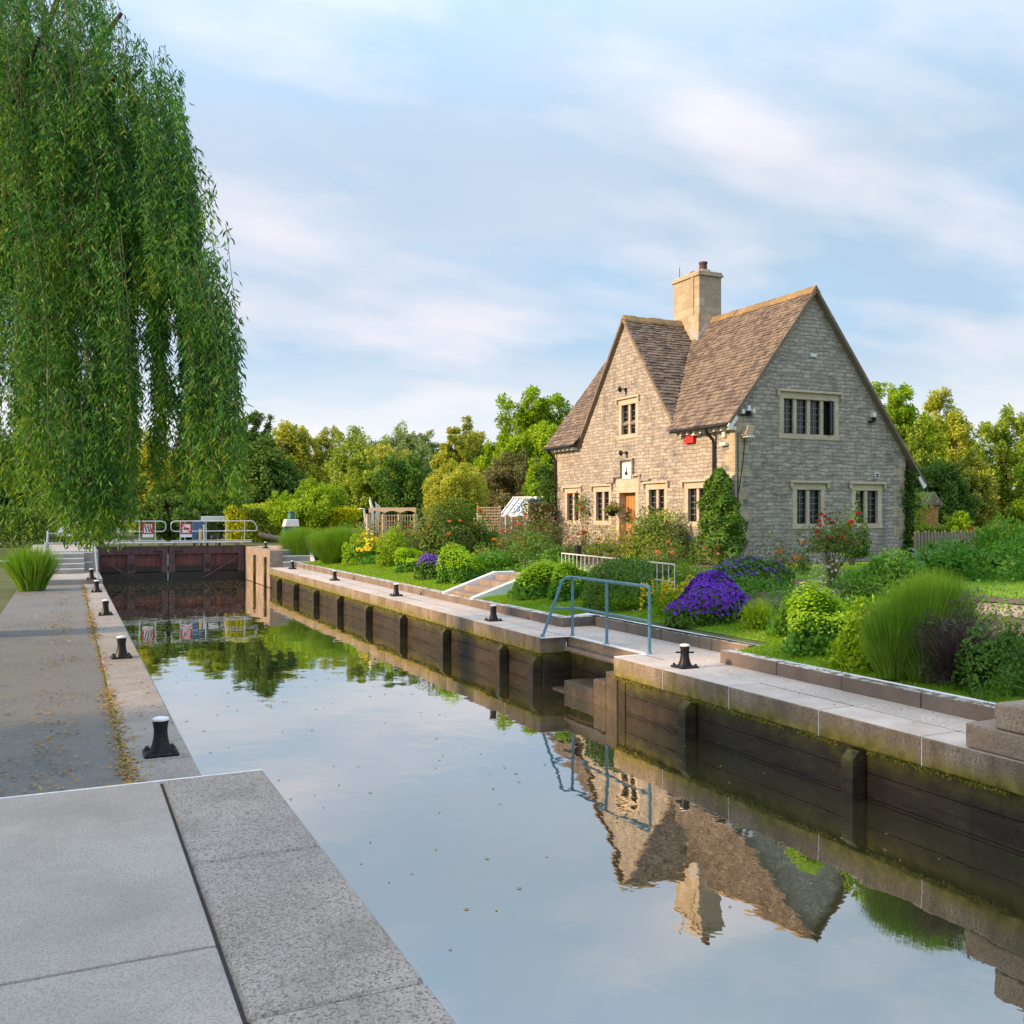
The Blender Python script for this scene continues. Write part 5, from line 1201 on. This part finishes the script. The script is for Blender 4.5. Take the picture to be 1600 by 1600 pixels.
# trees on the left bank beside the photographer: they shade the near quay
for (x, y, h, w_, kd, lab) in ((-8.5, 8.8, 9.5, 5.5, 'mid', 'leafy green tree on the left bank beside the near quay'), (-9.5, 2.6, 10.5, 6.5, 'dark', 'large dark tree on the left bank behind the raised slab'), (-8.6, -4.0, 9.5, 6, 'mid', 'green tree on the left bank behind the photographer')):
    f_ = math.hypot(x, y); c_ = Vector((x, y, 0)); t = thing('tree', (x, y, -.03), lab, 'tree', 'trees on the left bank')
    K = 110; cd = rdir(K); C = np.array([x, y, h*.58])+cd*np.array([w_*.5, w_*.62, h*.42])*(.4+.6*rng.random(K)**.5)[:, None]; n = 26000; idx = rng.integers(0, K, n); P = C[idx]+rdir(n)*(rng.random(n)**.4*.75)[:, None]
    V, Fc = leaves(P, rdir(n, -.2), rdir(n, .5), rng.uniform(.12, .24, n), rng.uniform(.07, .12, n)); build_np('crown', V, Fc, L_[kd], t)
    mb = MB().tube([(x,y,-.5),(x+.1,y,1.2),(x,y+.1,h*.4),(x+.1,y,h*.8)], [.34,.26,.2,.05], 10)
    for i in range(10): mb.tube([(x, y, h*.2+h*.03*i), tuple(Vector(C[i]))], [.09, .03], 6, cap=False)
    mb.build('trunk', M['bark'], t)
# hedges
def hedge(px0, px1, ytop, d, mat, label, n, depth=1.2, zb=.6, L=.14):
    a = at_d(px0, HY, d); b = at_d(px1, HY, d); zt = at_d(px0, ytop, d).z; t = thing('hedge', ((a.x+b.x)/2, (a.y+b.y)/2, zb), label, 'hedge')
    ax = np.array(b-a); ln = np.linalg.norm(ax); ax = ax/ln; pr = np.array([SA, CA, 0])
    u, v, w = rng.random(n), rng.random(n), rng.random(n); f = rng.integers(0, 4, n)
    v = np.where(f < 2, v*.15, np.where(f == 3, v, v)); w = np.where(f == 2, 1-.08*w, w)
    P = np.array(a)+ax*(u*ln)[:, None]+pr*(v*depth)[:, None]; P[:, 2] = zb+w*(zt-zb)*(1+.05*np.sin(u*ln*2.1)); P += rng.normal(size=(n, 3))*.06
    V, Fc = leaves(P, rdir(n, .2), rdir(n)-pr*.8, L*rng.uniform(.6, 1.3, n), L*.6); build_np('foliage', V, Fc, mat, t); 
    mb = MB()
    for i in range(6): q = np.array(a)+ax*ln*(i+.5)/6+pr*depth*.5; mb.tube([(q[0],q[1],zb-.3),(q[0],q[1],zt-.3)], [.05,.02], 5)
    mb.build('stem', M['bark'], t); return t
hedge(353, 378, 795, 50.5, L_['yellow'], 'clipped golden-yellow hedge end behind the gate railing', 3200)
hedge(378, 436, 797, 52, L_['mid'], 'green clipped hedge with yellowish top right of the golden hedge', 6000)
hedge(380, 440, 792, 53.4, L_['yellow'], 'yellow-topped hedge row behind the green clipped hedge', 2600, .8)
hedge(455, 520, 800, 51, L_['bright'], 'bright yellow-green hedge behind the control pillar', 4200)
hedge(515, 560, 797, 50, L_['yellow'], 'yellow flowering hedge left of the silvery clump', 2000)
hedge(440, 600, 808, 52, L_['mid'], 'low mid-green hedge running behind the grassy tufts', 8000)
hedge(830, 868, 760, 42, L_['bright'], 'light green hedge left of the cottage corner', 4000)
hedge(1425, 1640, 828, 32, L_['mid'], 'low hedge behind the picket fence', 6000, .8)
hedge(-140, 130, 796, 44, L_['dark'], 'dark hedge on the left bank under the willow', 9000, 1.5)
for (px, py, w, h, kd, nm, lab) in ((1042,915,50,34,'rose','border_plant','low leafy plants at the right end of the white iron rail'),(1262,960,70,40,'fern','border_plant','low green plants between the dark-leaved geranium and the yellow-topped lime shrub'),(1140,930,60,34,'rose','border_plant','low leafy plants behind the large violet geranium'),(1075,930,60,40,'lime','border_plant','pale green plants between the dark shrub and the violet geraniums'),(1345,965,60,46,'shrub','border_plant','dark green plants behind the fresh green leafy plant'),(1010,905,70,34,'shrub','border_plant','low plants behind the broad dark shrub'),(880,905,90,30,'fern','border_plant','low plants between the lime shrubs and the iron rail')):
    t, q, m = plant(nm, px, py, lab, 'plant'); leafy((q.x, q.y, q.z), w*m/2, w*m/2.2, h*m, 1500, .09, .035, L_[kd], t, amp=.3)
# far wood, one mass
n = 60000; u = rng.random(n); ang = np.radians(-62+u*128); dist = 118+rng.random(n)*18; hh = 6.5+2.2*np.sin(u*37)+1.4*np.sin(u*91+1)+.8*np.sin(u*211)
P = np.stack([dist*np.sin(ang), dist*np.cos(ang), .3+hh*rng.random(n)**.8], 1); V, Fc = leaves(P, rdir(n), rdir(n), rng.uniform(.5,1.0,n), .45)
o = build_np('distant_wood', V, Fc, L_['olive']); tag(o, 'distant green wood closing the view behind all the trees', 'wood', None, 'stuff')
# ---- willow
wt = thing('willow_tree', (-1.9, 20.2, -.05), 'large weeping willow hanging over the left quay, bright leaf curtain reaching the gate', 'tree')
base = Vector((-1.9, 20.2, -.05)); mb = MB()
mb.tube([base+Vector((0,0,-.4)), base+Vector((.05,0,.5)), base+Vector((-.1,-.3,2.5)), base+Vector((.1,-.6,4.6))], [.75,.55,.48,.42], 14); mb.build('trunk', M['bark'], wt)
tops = []
lm = MB(); fork = base+Vector((.1,-.6,4.5))
def limb(p, q, r, lift):
    p, q = Vector(p), Vector(q); pts = [p+(q-p)*t+Vector((0,0,lift*math.sin(math.pi*min(1, t*1.15)))) for t in (0,.2,.4,.6,.8,1)]
    lm.tube(pts, [r*(1-.8*t) for t in (0,.2,.4,.6,.8,1)], 8, cap=False); return pts
limbs = []
for (px, py, d) in ((270,190,15.5),(220,110,15.5),(190,20,16),(180,120,14),(110,-60,17),(60,60,14),(20,-90,17.5),(235,200,15.5),(-60,80,15),(150,190,16.5),(-150,-80,19),(255,170,17)):
    limbs += limb(fork+Vector((0,0,rng.random()*1.5)), at_d(px, py, d), .16, 1.0)
lm.build('limb', M['bark'], wt)
tw = MB(); WP = []; WD = []; TP = []; TD = []
def strand(px0, y0, px1, y1, d, dens=26, lf=.12, twig=True, tipl=.35):
    S_, E_ = at_d(px0, y0, d), at_d(px1, y1, d); ln = (E_-S_).length; k = max(6, int(ln*5)); pts = []
    ph = rng.random(3)*6
    for i in range(k+1):
        t = i/k; e = 1-(1-t)**2.4
        x = S_.x+(E_.x-S_.x)*e+.05*math.sin(t*7+ph[0])*t; y = S_.y+(E_.y-S_.y)*e+.05*math.sin(t*6+ph[1])*t; z = S_.z+(E_.z-S_.z)*t
        pts.append(Vector((x, y, z)))
    if twig and rng.random() < .45: tw.tube(pts[::2] if k > 8 else pts, .0055, 3, cap=False)
    A = np.array([tuple(p) for p in pts]); n = int(ln*dens*2.0); ns = max(2, int(ln*1.25)); sc_ = rng.random(ns)**.8*k
    tt = np.where(rng.random(n) < .35, rng.random(n)*k, sc_[rng.integers(0, ns, n)]+rng.normal(size=n)*.20*k/ln); side = rng.normal(size=(ns, 3))
    tt = np.clip(tt, 0, k*.9999); i0 = np.minimum(tt.astype(int), k-1); f = (tt-i0)[:, None]
    P = A[i0]*(1-f)+A[i0+1]*f + rng.normal(size=(n, 3))*.055
    az = rng.random(n)*6.283; D = np.stack([np.cos(az)*.75, np.sin(az)*.75, -rng.uniform(.4, 1.5, n)], 1)
    tip = tt/k > 1-tipl*rng.random(n)
    (WP.append(P[~tip]), WD.append(D[~tip])); (TP.append(P[tip]), TD.append(D[tip]))
def curtain(n, px, w, ytop, ybot, d0, d1, dens=26, right=None, **kw):
    for _ in range(n):
        x = px+rng.uniform(-.5, .5)*w; d = rng.uniform(d0, d1); yt = rng.uniform(*ytop); yb = rng.uniform(*ybot)
        sh = -rng.uniform(5, 45) if right is None else -rng.uniform(*right)
        if yb-yt < 80: continue
        strand(x+sh, yt, x, yb, d, dens, **kw)
# dense left mass: several layers, long
curtain(95, 70, 210, (-120, 260), (420, 800), 13.5, 18.5)
curtain(70, 120, 190, (250, 560), (700, 838), 13, 17)
curtain(34, 100, 190, (330, 620), (690, 810), 14, 17, dens=34)
curtain(26, 165, 100, (600, 720), (770, 848), 13, 15, dens=40)
curtain(26, 198, 34, (340, 560), (560, 760), 13, 15.5, dens=34)
curtain(70, 10, 220, (-140, 300), (500, 850), 14, 19)
curtain(40, 142, 92, (600, 700), (780, 850), 13, 15, dens=36)
curtain(20, 320, 90, (640, 700), (750, 785), 13, 14.5, dens=34)
# narrow lobe
curtain(22, 253, 16, (300, 540), (600, 792), 13.5, 15.0, dens=34)
# upper right mass
curtain(60, 272, 84, (60, 340), (400, 560), 13, 16, dens=32)
curtain(10, 300, 20, (330, 420), (560, 660), 13, 15, dens=32)
curtain(22, 210, 50, (0, 330), (400, 520), 14, 17)
# right lobe with the bulging edge
curtain(56, 335, 74, (335, 500), (650, 790), 12.5, 14.5, dens=34, right=(18, 60))
curtain(22, 300, 30, (560, 660), (700, 780), 13, 14.5, dens=34)
curtain(10, 352, 40, (420, 520), (690, 750), 12.5, 14, dens=30, right=(20, 50))
curtain(9, 330, 24, (250, 310), (338, 378), 13, 14, dens=26, right=(10, 30))
# crown above the photograph's edge: a rounded dome of shorter strands
for _ in range(330):
    a = rng.uniform(-.15, 1.0); r_ = rng.uniform(.2, 1)**.6; px = 20+r_*300*math.sin(a*math.pi/2); y0 = 330-r_*470*math.cos(a*math.pi/2)*rng.uniform(.8, 1)
    strand(px-rng.uniform(10, 40), y0, px+rng.uniform(0, 18), min(y0+rng.uniform(160, 330), 470 if px > 205 else 900), rng.uniform(13.5, 18), 30)
for (PP, DD, mt, nm) in ((WP, WD, 'willow', 'leaf_curtain'), (TP, TD, 'willow_tip', 'leaf_tips')):
    P = np.concatenate(PP); D = np.concatenate(DD); n = len(P)
    V, Fc = leaves(P, D, rdir(n), rng.uniform(.09, .17, n), rng.uniform(.020, .032, n), .1); build_np(nm, V, Fc, L_[mt], wt)
tw.build('twigs', M['twig'], wt)
t = thing('grass_clump', (-1.2, 33, 0), 'bright green grassy bush at the far left edge beside the stair railing', 'plant'); blades((-.95, 31.5, 0), .8, 1.6, 1200, .03, L_['broom'], t, fan=1.0)
# ---- ground cover
def grass(name, x0, x1, y0, y1, n, h, w, label, skip=None):
    x = x0+(x1-x0)*rng.random(n); y = y0+(y1-y0)*rng.random(n)**1.6
    if skip is not None: k = ~skip(x, y); x, y = x[k], y[k]
    n = len(x); z = np.array([gz(a, b) for a, b in zip(x, y)])+.01; sc = (.55+.5*np.clip((y-y0)/(y1-y0), 0, 1))
    B = np.stack([x, y, z], 1); a = rng.random(n)*6.283; s = np.stack([np.cos(a), np.sin(a), np.zeros(n)], 1)*(w*(1+y/22))[:, None]*.5; tip = B+rng.normal(size=(n, 3))*.016*np.array([1, 1, 0])
    hh = h*rng.uniform(.5, 1.3, n); tip[:, 2] += hh; V = np.stack([B-s, B+s, tip], 1).reshape(-1, 3)
    o = build_np(name, V, np.arange(len(V)).reshape(-1, 3), L_['grass']); return tag(o, label, 'grass', None, 'stuff')
inner = lambda x, y: (x < 9.72) & (y > Y1-.1) & (y < Y2+.1) | ((y > 21.3) & (y < 23.6) & (x > 8.7))
grass('grass', 9.02, 11.0, 3, 40.4, 150000, .042, .009, 'short bright grass on the verge between kerb and flower bed', inner)
grass('grass', 15.3, 26, 6, 21.7, 26000, .05, .016, 'short grass of the garden lawn in front of the gable')
n = 1500; x = 9.2+1.5*rng.random(n); y = 5+28*rng.random(n)**1.5; pm = (np.sin(x*3+y*1.3)+np.sin(y*2.7-x)+rng.random(n)*1.2) > .75; x, y = x[pm], y[pm]; k = ~inner(x, y); x, y = x[k], y[k]
P = np.stack([x, y, np.array([gz(a, b) for a, b in zip(x, y)])+.055], 1); o = flowers(P, np.tile([0, 0, 1.], (len(P), 1)), .013, FM['white'], None, 'clover_flowers'); tag(o, 'tiny white daisies dotted over the grass verge', 'flowers', None, 'stuff')
# low tangled growth that knits the border together
n = 36000; x = 10.72+2.2*rng.random(n); y = 6.5+39*rng.random(n)**1.2; hgt = .14+.42*np.clip(np.sin(x*4.1+y*.9)*np.sin(y*1.7+x)+.35*np.sin(y*3.9), 0, 1)*np.clip((x-10.8)/.5, .15, 1)
k = ((y < 21.2) | (y > 23.7)) & (np.sin(x*2.2+y*1.1)+np.sin(y*2.6)+1.5*rng.random(n) > .25); x, y, hgt = x[k], y[k], hgt[k]; n = len(x)
P = np.stack([x, y, np.array([gz(a, b) for a, b in zip(x, y)])+.03+hgt*rng.random(n)], 1); s_ = rng.uniform(.04, .085, n)*(.8+y/40)
V, Fc = leaves(P, rdir(n, .6), rdir(n, .8), s_, s_*.5); o = build_np('border_foliage', V, Fc, L_['fern']); tag(o, 'low tangled green foliage filling the flower bed between the shrubs', 'ground cover', None, 'stuff')
# moss and small weeds hanging from the lower arris of the coping
n = 9000; y = 6+34.5*rng.random(n)**1.3; pm = (np.sin(y*2.1)+np.sin(y*5.3+1)+1.8*rng.random(n) > .3) & ((y < RY0) | (y > RY1)); y = y[pm]; n = len(y)
P = np.stack([QR+.0+.05*rng.random(n), y, -.295-.035*rng.random(n)], 1); V, Fc = leaves(P, rdir(n, -.8)+np.array([-.5, 0, 0]), rdir(n), rng.uniform(.015,.05,n)*(.7+y/30), .016); o = build_np('wall_moss', V, Fc, L_['moss']); tag(o, 'moss fringe hanging below the coping of the right lock wall', 'moss', None, 'stuff')
# creeping plants along the front of the bed
n = 5200; x = 10.7+.5*rng.random(n)*(1+.4*np.sin(np.arange(n))); y = 5+36*rng.random(n); pm = (np.sin(y*1.9)+np.sin(y*4.1+2)+rng.random(n)) > .35; x, y = x[pm], y[pm]; n = len(x)
k = (y < 21.2) | (y > 23.7); x, y = x[k], y[k]; n = len(x); P = np.stack([x, y, np.array([gz(a, b) for a, b in zip(x, y)])+.04+.12*rng.random(n)], 1); V, Fc = leaves(P, rdir(n, .4), rdir(n, 1), rng.uniform(.04,.09,n), .035); o = build_np('ground_cover', V, Fc, L_['fern']); tag(o, 'low green creeping plants along the edge of the flower bed', 'ground cover', None, 'stuff')
# fallen leaves, moss in the joint, leaves afloat
def scatter(name, P, L, mat, label, flat=.25):
    n = len(P); D = rdir(n); D[:, 2] *= flat; N = np.tile([0, 0, 1.], (n, 1))+rng.normal(size=(n, 3))*flat; V, Fc = leaves(P, D, N, L*rng.uniform(.6, 1.3, n), L*.38)
    V[:, 2] = np.maximum(V[:, 2], P[:, 2].min()-.002); o = build_np(name, V, Fc, mat); return tag(o, label, 'leaves', None, 'stuff')
n = 3600; y = 6.8+26*rng.random(n)**1.2; x = np.where(rng.random(n) < .62, .462+rng.normal(size=n)*.045, np.where(rng.random(n) < .6, -.12+rng.normal(size=n)*.13, rng.uniform(-1.3, 1.0, n)))
pm = (np.sin(y*1.7)+np.sin(y*.63+1)+2.2*rng.random(n)) > .55; P = np.stack([x[pm], y[pm], np.full(pm.sum(), .010)], 1); scatter('fallen_leaves', P, .06, L_['fallen'], 'yellow-brown fallen willow leaves scattered on the left quay')
n = 2600; y = 6.7+27*rng.random(n); pm = (np.sin(y*2.3)+np.sin(y*5.1)+1.6*rng.random(n)) > .1; y = y[pm]; n = len(y); P = np.stack([.464+rng.normal(size=n)*.012, y, np.full(n, -.008)], 1); V, Fc = leaves(P, rdir(n, 1.0), rdir(n), rng.uniform(.012,.038,n), .014); o = build_np('joint_moss', V, Fc, L_['moss']); tag(o, 'moss and weeds growing in the joint of the left quay', 'moss', None, 'stuff')
n = 2300; P = np.stack([1.2+6.3*rng.random(n), 27+19.5*rng.random(n)**.75, np.full(n, WZ+.004)], 1); P = np.concatenate([P, np.stack([1.3+6.2*rng.random(260), 6+22*rng.random(260), np.full(260, WZ+.004)], 1)]); o = scatter('floating_leaves', P, .05, L_['fallen'], 'yellow leaves floating on dark water in front of the gate', .02)
n = 160; P = np.stack([8.0+.8*rng.random(n), 6.6+22*rng.random(n), np.full(n, .006)], 1); scatter('leaf_litter', P, .035, L_['dead'], 'few dark leaf scraps on the right quay path')
# ---- garden structures
q = at_z(903, 885, gnd(903, 885)); t = thing('garden_post', (q.x, q.y, q.z), 'short dark brown post standing in front of the white iron rail', 'post')
h = 31*(q.x*SA+q.y*CA)/F; MB().box((q.x-.08,q.y-.08,q.z-.1),(q.x+.08,q.y+.08,q.z+h)).build('post', M['frame_metal'], t, .02); MB().prism([(q.x-.09,q.y-.09,q.z+h),(q.x+.09,q.y-.09,q.z+h),(q.x+.09,q.y+.09,q.z+h),(q.x-.09,q.y+.09,q.z+h)], (0,0,.03)).build('cap', M['frame_metal'], t, .01)
a = at_d(878, 880, 25.3); b = at_d(1054, 900, 19.5); a.z = b.z = 0
t = thing('iron_rail', tuple((a+b)/2+Vector((0,0,.72))), 'low white iron garden rail with thin balusters in front of the cottage', 'railing')
for k2 in (.78,): pass
zt = 1.20; MB().bar(a+Vector((0,0,zt)), b+Vector((0,0,zt)), .04, .025).build('top_rail', M['white'], t); MB().bar(a+Vector((0,0,.84)), b+Vector((0,0,.84)), .03, .03).build('bottom_rail', M['white'], t)
for i in range(25): p_ = a+(b-a)*i/24; MB().box((p_.x-.007,p_.y-.007,.60),(p_.x+.007,p_.y+.007,zt-.016)).build('baluster', M['white'], t)
def pickets(px0, px1, ytop, ybot, d0, d1, mat, label, step=.13, w=.085, cat='fence'):
    a = at_d(px0, ybot, d0); b = at_d(px1, ybot, d1); zt = at_d(px0, ytop, d0).z; zb = min(a.z, b.z, .75); t = thing('picket_fence', tuple((a+b)/2), label, cat); a.z = b.z = 0
    d = (b-a).normalized(); n = int((b-a).length/step); nn = Vector((-d.y, d.x, 0))
    for i in range(n):
        p_ = a+d*step*(i+.5); z1 = zt+.03*math.sin(i*2.3)
        MB().prism([p_-d*w/2+Vector((0,0,zb)), p_+d*w/2+Vector((0,0,zb)), p_+d*w/2+Vector((0,0,z1-.05)), p_+Vector((0,0,z1)), p_-d*w/2+Vector((0,0,z1-.05))], nn*.02).build('picket', mat, t)
    for z in (zb+.2, zt-.2): MB().bar(a+Vector((0,0,z))+nn*.045, b+Vector((0,0,z))+nn*.045, .04, .07).build('rail', mat, t)
    return t
pickets(1428, 1530, 830, 862, 28, 29, M['fence'], 'weathered wooden picket fence right of the gable')
pickets(742, 782, 822, 852, 37, 37, M['cane'], 'pale wooden paling fence beside the rose thicket', .075, .05)
pickets(782, 812, 826, 862, 35.5, 35.5, M['fence'], 'grey wooden paling fence below the salmon roses', .085, .06)
def trellis(px0, px1, ytop, ybot, d, mat, label, n=8, m=6):
    a = at_d(px0, ybot, d); b = at_d(px1, ytop, d); t = thing('trellis', tuple(a), label, 'trellis')
    for i in range(n+1): p_ = a+(b-a)*i/n; mb = MB().box((p_.x-.02,p_.y-.012,a.z),(p_.x+.02,p_.y+.012,b.z)); mb.build('upright', mat, t)
    for j in range(m+1): z = a.z+(b.z-a.z)*j/m; MB().bar((a.x+.026*SA,a.y-.026,z),(b.x,b.y-.026,z),.018,.04).build('lath', mat, t)
    for p_ in (a, b): MB().box((p_.x-.04,p_.y+.013,.4),(p_.x+.04,p_.y+.09,b.z+.08)).build('post', mat, t)
    return t
trellis(748, 782, 793, 820, 39, M['cane'], 'pale square lattice trellis between rose thicket and greenhouse')
# scalloped arbour
q0, q1 = at_d(576, 800, 42), at_d(650, 800, 42); zt = at_d(600, 793, 42).z; zb = .65
t = thing('garden_arbour', tuple((q0+q1)/2-Vector((0,0,.3))), 'pale wooden garden arbour with scalloped top board and lattice panels', 'arbour')
d = (q1-q0); pr = []
for i in range(3):
    a, b = q0+d*i/3, q0+d*(i+1)/3
    for s_ in range(9):
        tt2 = s_/8; pr.append(a+(b-a)*tt2+Vector((0,0,zt-a.z-.24+.10*math.sin(math.pi*tt2))))
top = [q1+Vector((0,0,zt-q1.z)), q0+Vector((0,0,zt-q0.z))]
MB().prism(pr+top, (.05,.08,0)).build('scalloped_board', M['cane'], t)
for i in range(4): p_ = q0+d*i/3; MB().box((p_.x-.07,p_.y-.0,zb),(p_.x+.07,p_.y+.12,zt-.28)).build('post', M['cane'], t)
for i in range(3):
    a, b = q0+d*i/3, q0+d*(i+1)/3; mb = MB()
    for s_ in range(1, 6): p_ = a+(b-a)*s_/6; mb.box((p_.x-.015,p_.y+.03,zb+.05),(p_.x+.015,p_.y+.05,zt-.3))
    for s_ in range(7): z = zb+.1+(zt-.45-zb)*s_/6; mb.bar((a.x,a.y+.062,z),(b.x,b.y+.062,z),.018,.03)
    mb.build('lattice', M['cane'], t)
q = at_d(585, 792, 43.5); t = thing('driftwood_sculpture', (q.x, q.y, 2.3), 'white bare driftwood rising above the left end of the arbour', 'driftwood')
for (dx, h, r) in ((-.1,.42,.07),(.12,.22,.06),(.22,.1,.05),(-.5,-.1,.05)): MB().tube([(q.x+dx*.5,q.y,.6),(q.x+dx,q.y,2.5),(q.x+dx*1.3-.06,q.y,2.55+h*.6),(q.x+dx*1.1-.1,q.y,2.6+h)], [r,r,r*.8,.01], 7).build('branch', M['white'], t)
# greenhouse
g0 = at_d(781, 812, 40); g1 = at_d(838, 812, 43); zr = at_d(815, 779, 42).z; ze = at_d(785, 806, 41).z; t = thing('greenhouse', tuple(g0-Vector((0,0,1.2))), 'small white-framed greenhouse with sloping glass roof beside the cottage', 'greenhouse')
bx = ray(782, HY); bx.z = 0; bx.normalize(); rt = Vector((bx.y, -bx.x, 0)); bx = (bx+rt*.62).normalized(); ax = Vector((bx.y, -bx.x, 0)); o = Vector((g0.x, g0.y, 0)); wd = 2.2; ln = 1.45
P3 = lambda u, v, z: o+ax*u+bx*v+Vector((0,0,z))
MB().poly([P3(0,0,ze),P3(ln,0,ze),P3(ln,wd/2,zr),P3(0,wd/2,zr)]).poly([P3(0,wd,ze),P3(ln,wd,ze),P3(ln,wd/2,zr),P3(0,wd/2,zr)]).poly([P3(0,0,.6),P3(ln,0,.6),P3(ln,0,ze),P3(0,0,ze)]).poly([P3(ln,0,.6),P3(ln,wd,.6),P3(ln,wd,ze),P3(ln,wd/2,zr),P3(ln,0,ze)]).poly([P3(0,0,.6),P3(0,wd,.6),P3(0,wd,ze),P3(0,wd/2,zr),P3(0,0,ze)]).build('glazing', M['gh'], t)
for i in range(6):
    u = ln*i/5; MB().bar(P3(u,-.01,ze+.01),P3(u,wd/2,zr+.02),.05,.05).bar(P3(u,-.012,.6),P3(u,-.012,ze),.04,.04,up=Vector((1,0,0))).build('glazing_bar', M['white'], t)
for (v, z) in ((-.01,ze),(wd/2,zr+.03),(wd,ze)): MB().bar(P3(-.03,v,z),P3(ln+.03,v,z),.07,.06).build('frame_rail', M['white'], t)
q = at_d(833, 797, 38.5); t = thing('water_tank', (q.x, q.y, .7), 'pale blue tank standing between greenhouse and cottage', 'tank'); MB().box((q.x-.3,q.y-.25,.6),(q.x+.3,q.y+.25,2.75)).build('tank', M['blue_mortar'], t, .05); MB().box((q.x-.33,q.y-.28,2.752),(q.x+.33,q.y+.28,2.85)).build('lid', M['steel'], t, .02)
# orange outbuilding wall glimpsed between the right trees
q = at_d(1456, 815, 37.5); t = thing('brick_outbuilding', (q.x, q.y, .7), 'orange brick outbuilding glimpsed behind the picket fence', 'outbuilding'); MB().box((q.x-.35,q.y,.5),(q.x+.35,q.y+2.2,2.6)).build('wall', M['brickred'], t); MB().prism([(q.x-.5,q.y-.15,2.601),(q.x+.5,q.y-.15,2.601),(q.x,q.y-.15,3.1)], (0,2.5,0)).build('roof', M['tile'], t)
# ================================================================== SKY, SUN, CAMERA
SUN_EL, SUN_AZ = 21.0, -87.0      # azimuth from +Y, towards -X
w = bpy.data.worlds.new('World'); S.world = w; w.use_nodes = True; nt = w.node_tree; nt.nodes.clear(); g = NT(nt)
out = nt.nodes.new('ShaderNodeOutputWorld'); bg = nt.nodes.new('ShaderNodeBackground'); bg.inputs['Strength'].default_value = .10
sky = nt.nodes.new('ShaderNodeTexSky'); sky.sky_type = 'NISHITA'; sky.sun_disc = False; sky.sun_elevation = R(SUN_EL); sky.sun_rotation = R(SUN_AZ); sky.air_density = 1.0; sky.dust_density = 1.2
v = g.n('ShaderNodeTexCoord').outputs['Generated']; sx = g.n('ShaderNodeSeparateXYZ'); g.l(v, sx.inputs[0])
zc = g.math('ADD', g.math('MAXIMUM', sx.outputs[2], 0.0), .26)
cb = g.n('ShaderNodeCombineXYZ'); g.l(g.math('DIVIDE', sx.outputs[0], zc), cb.inputs[0]); g.l(g.math('DIVIDE', sx.outputs[1], zc), cb.inputs[1])
def skynoise(scale, det, off, lo, hi, st=(1, 1, 1)):
    mp = g.n('ShaderNodeMapping'); mp.inputs['Location'].default_value = off; mp.inputs['Scale'].default_value = st; mp.inputs['Rotation'].default_value = (0, 0, R(28)); g.l(cb.outputs[0], mp.inputs['Vector'])
    return g.noise(mp.outputs[0], scale, det, .5, lo, hi)
c1 = skynoise(1.1, 4, (3.1, 1.7, 0), .42, .58, (1, 1.7, 1)); c2 = skynoise(1.9, 5, (7.7, 4.2, 2), .45, .70, (1, 1.7, 1)); c3 = skynoise(.9, 3, (1.2, 9.1, 5), .35, .66)
K = 1/.10
blue = g.mix(g.rng(sx.outputs[2], .02, .45), (.45*K, .63*K, .80*K), (.44*K, .62*K, .84*K))
skyc = g.mix(.10, blue, sky.outputs[0])
grey = g.mix(c3, (.41*K, .555*K, .70*K), (.64*K, .685*K, .80*K))
col = g.mix(g.math('MULTIPLY', c1, .85), skyc, grey)
col = g.mix(g.math('MULTIPLY', c2, .8), col, (.82*K, .79*K, .84*K))
glow = g.math('MULTIPLY', g.rng(sx.outputs[2], .035, .085), g.math('SUBTRACT', 1, g.rng(sx.outputs[2], .085, .17)))
col = g.mix(g.math('MULTIPLY', glow, .7), col, (.86*K, .86*K, .87*K))
col = g.mix(g.rng(sx.outputs[2], .36, .75, 0, .15), col, (.84*K, .81*K, .78*K))
up = g.rng(sx.outputs[2], .34, .85, .86, 1.65)          # overcast sky: brighter overhead
sc = g.n('ShaderNodeVectorMath', operation='SCALE'); g.l(col, sc.inputs[0]); g.l(up, sc.inputs['Scale'])
g.l(sc.outputs[0], bg.inputs['Color']); g.l(bg.outputs[0], out.inputs[0])
sl = bpy.data.lights.new('sun', 'SUN'); sl.energy = 5.0; sl.angle = R(4); sl.color = (1.0, .67, .38); so = bpy.data.objects.new('sun', sl); COL.objects.link(so)
az, el = R(SUN_AZ), R(SUN_EL); so.rotation_euler = Vector((math.sin(az)*math.cos(el), math.cos(az)*math.cos(el), math.sin(el))).to_track_quat('Z', 'Y').to_euler()
cam = bpy.data.cameras.new('camera'); co = bpy.data.objects.new('camera', cam); COL.objects.link(co); S.camera = co
cam.sensor_width = 36; cam.sensor_fit = 'HORIZONTAL'; cam.lens = F/1600*36; cam.shift_y = (HY-800)/1600; cam.clip_start = .1; cam.clip_end = 3000
co.location = CAM; co.rotation_euler = (R(90), 0, -YAW)
S.render.engine = 'CYCLES'; S.render.resolution_x = S.render.resolution_y = 1024
S.cycles.max_bounces = 6; S.cycles.transparent_max_bounces = 6
S.view_settings.view_transform = 'Standard'; S.view_settings.look = 'None'; S.view_settings.exposure = 0.45; S.view_settings.gamma = 1
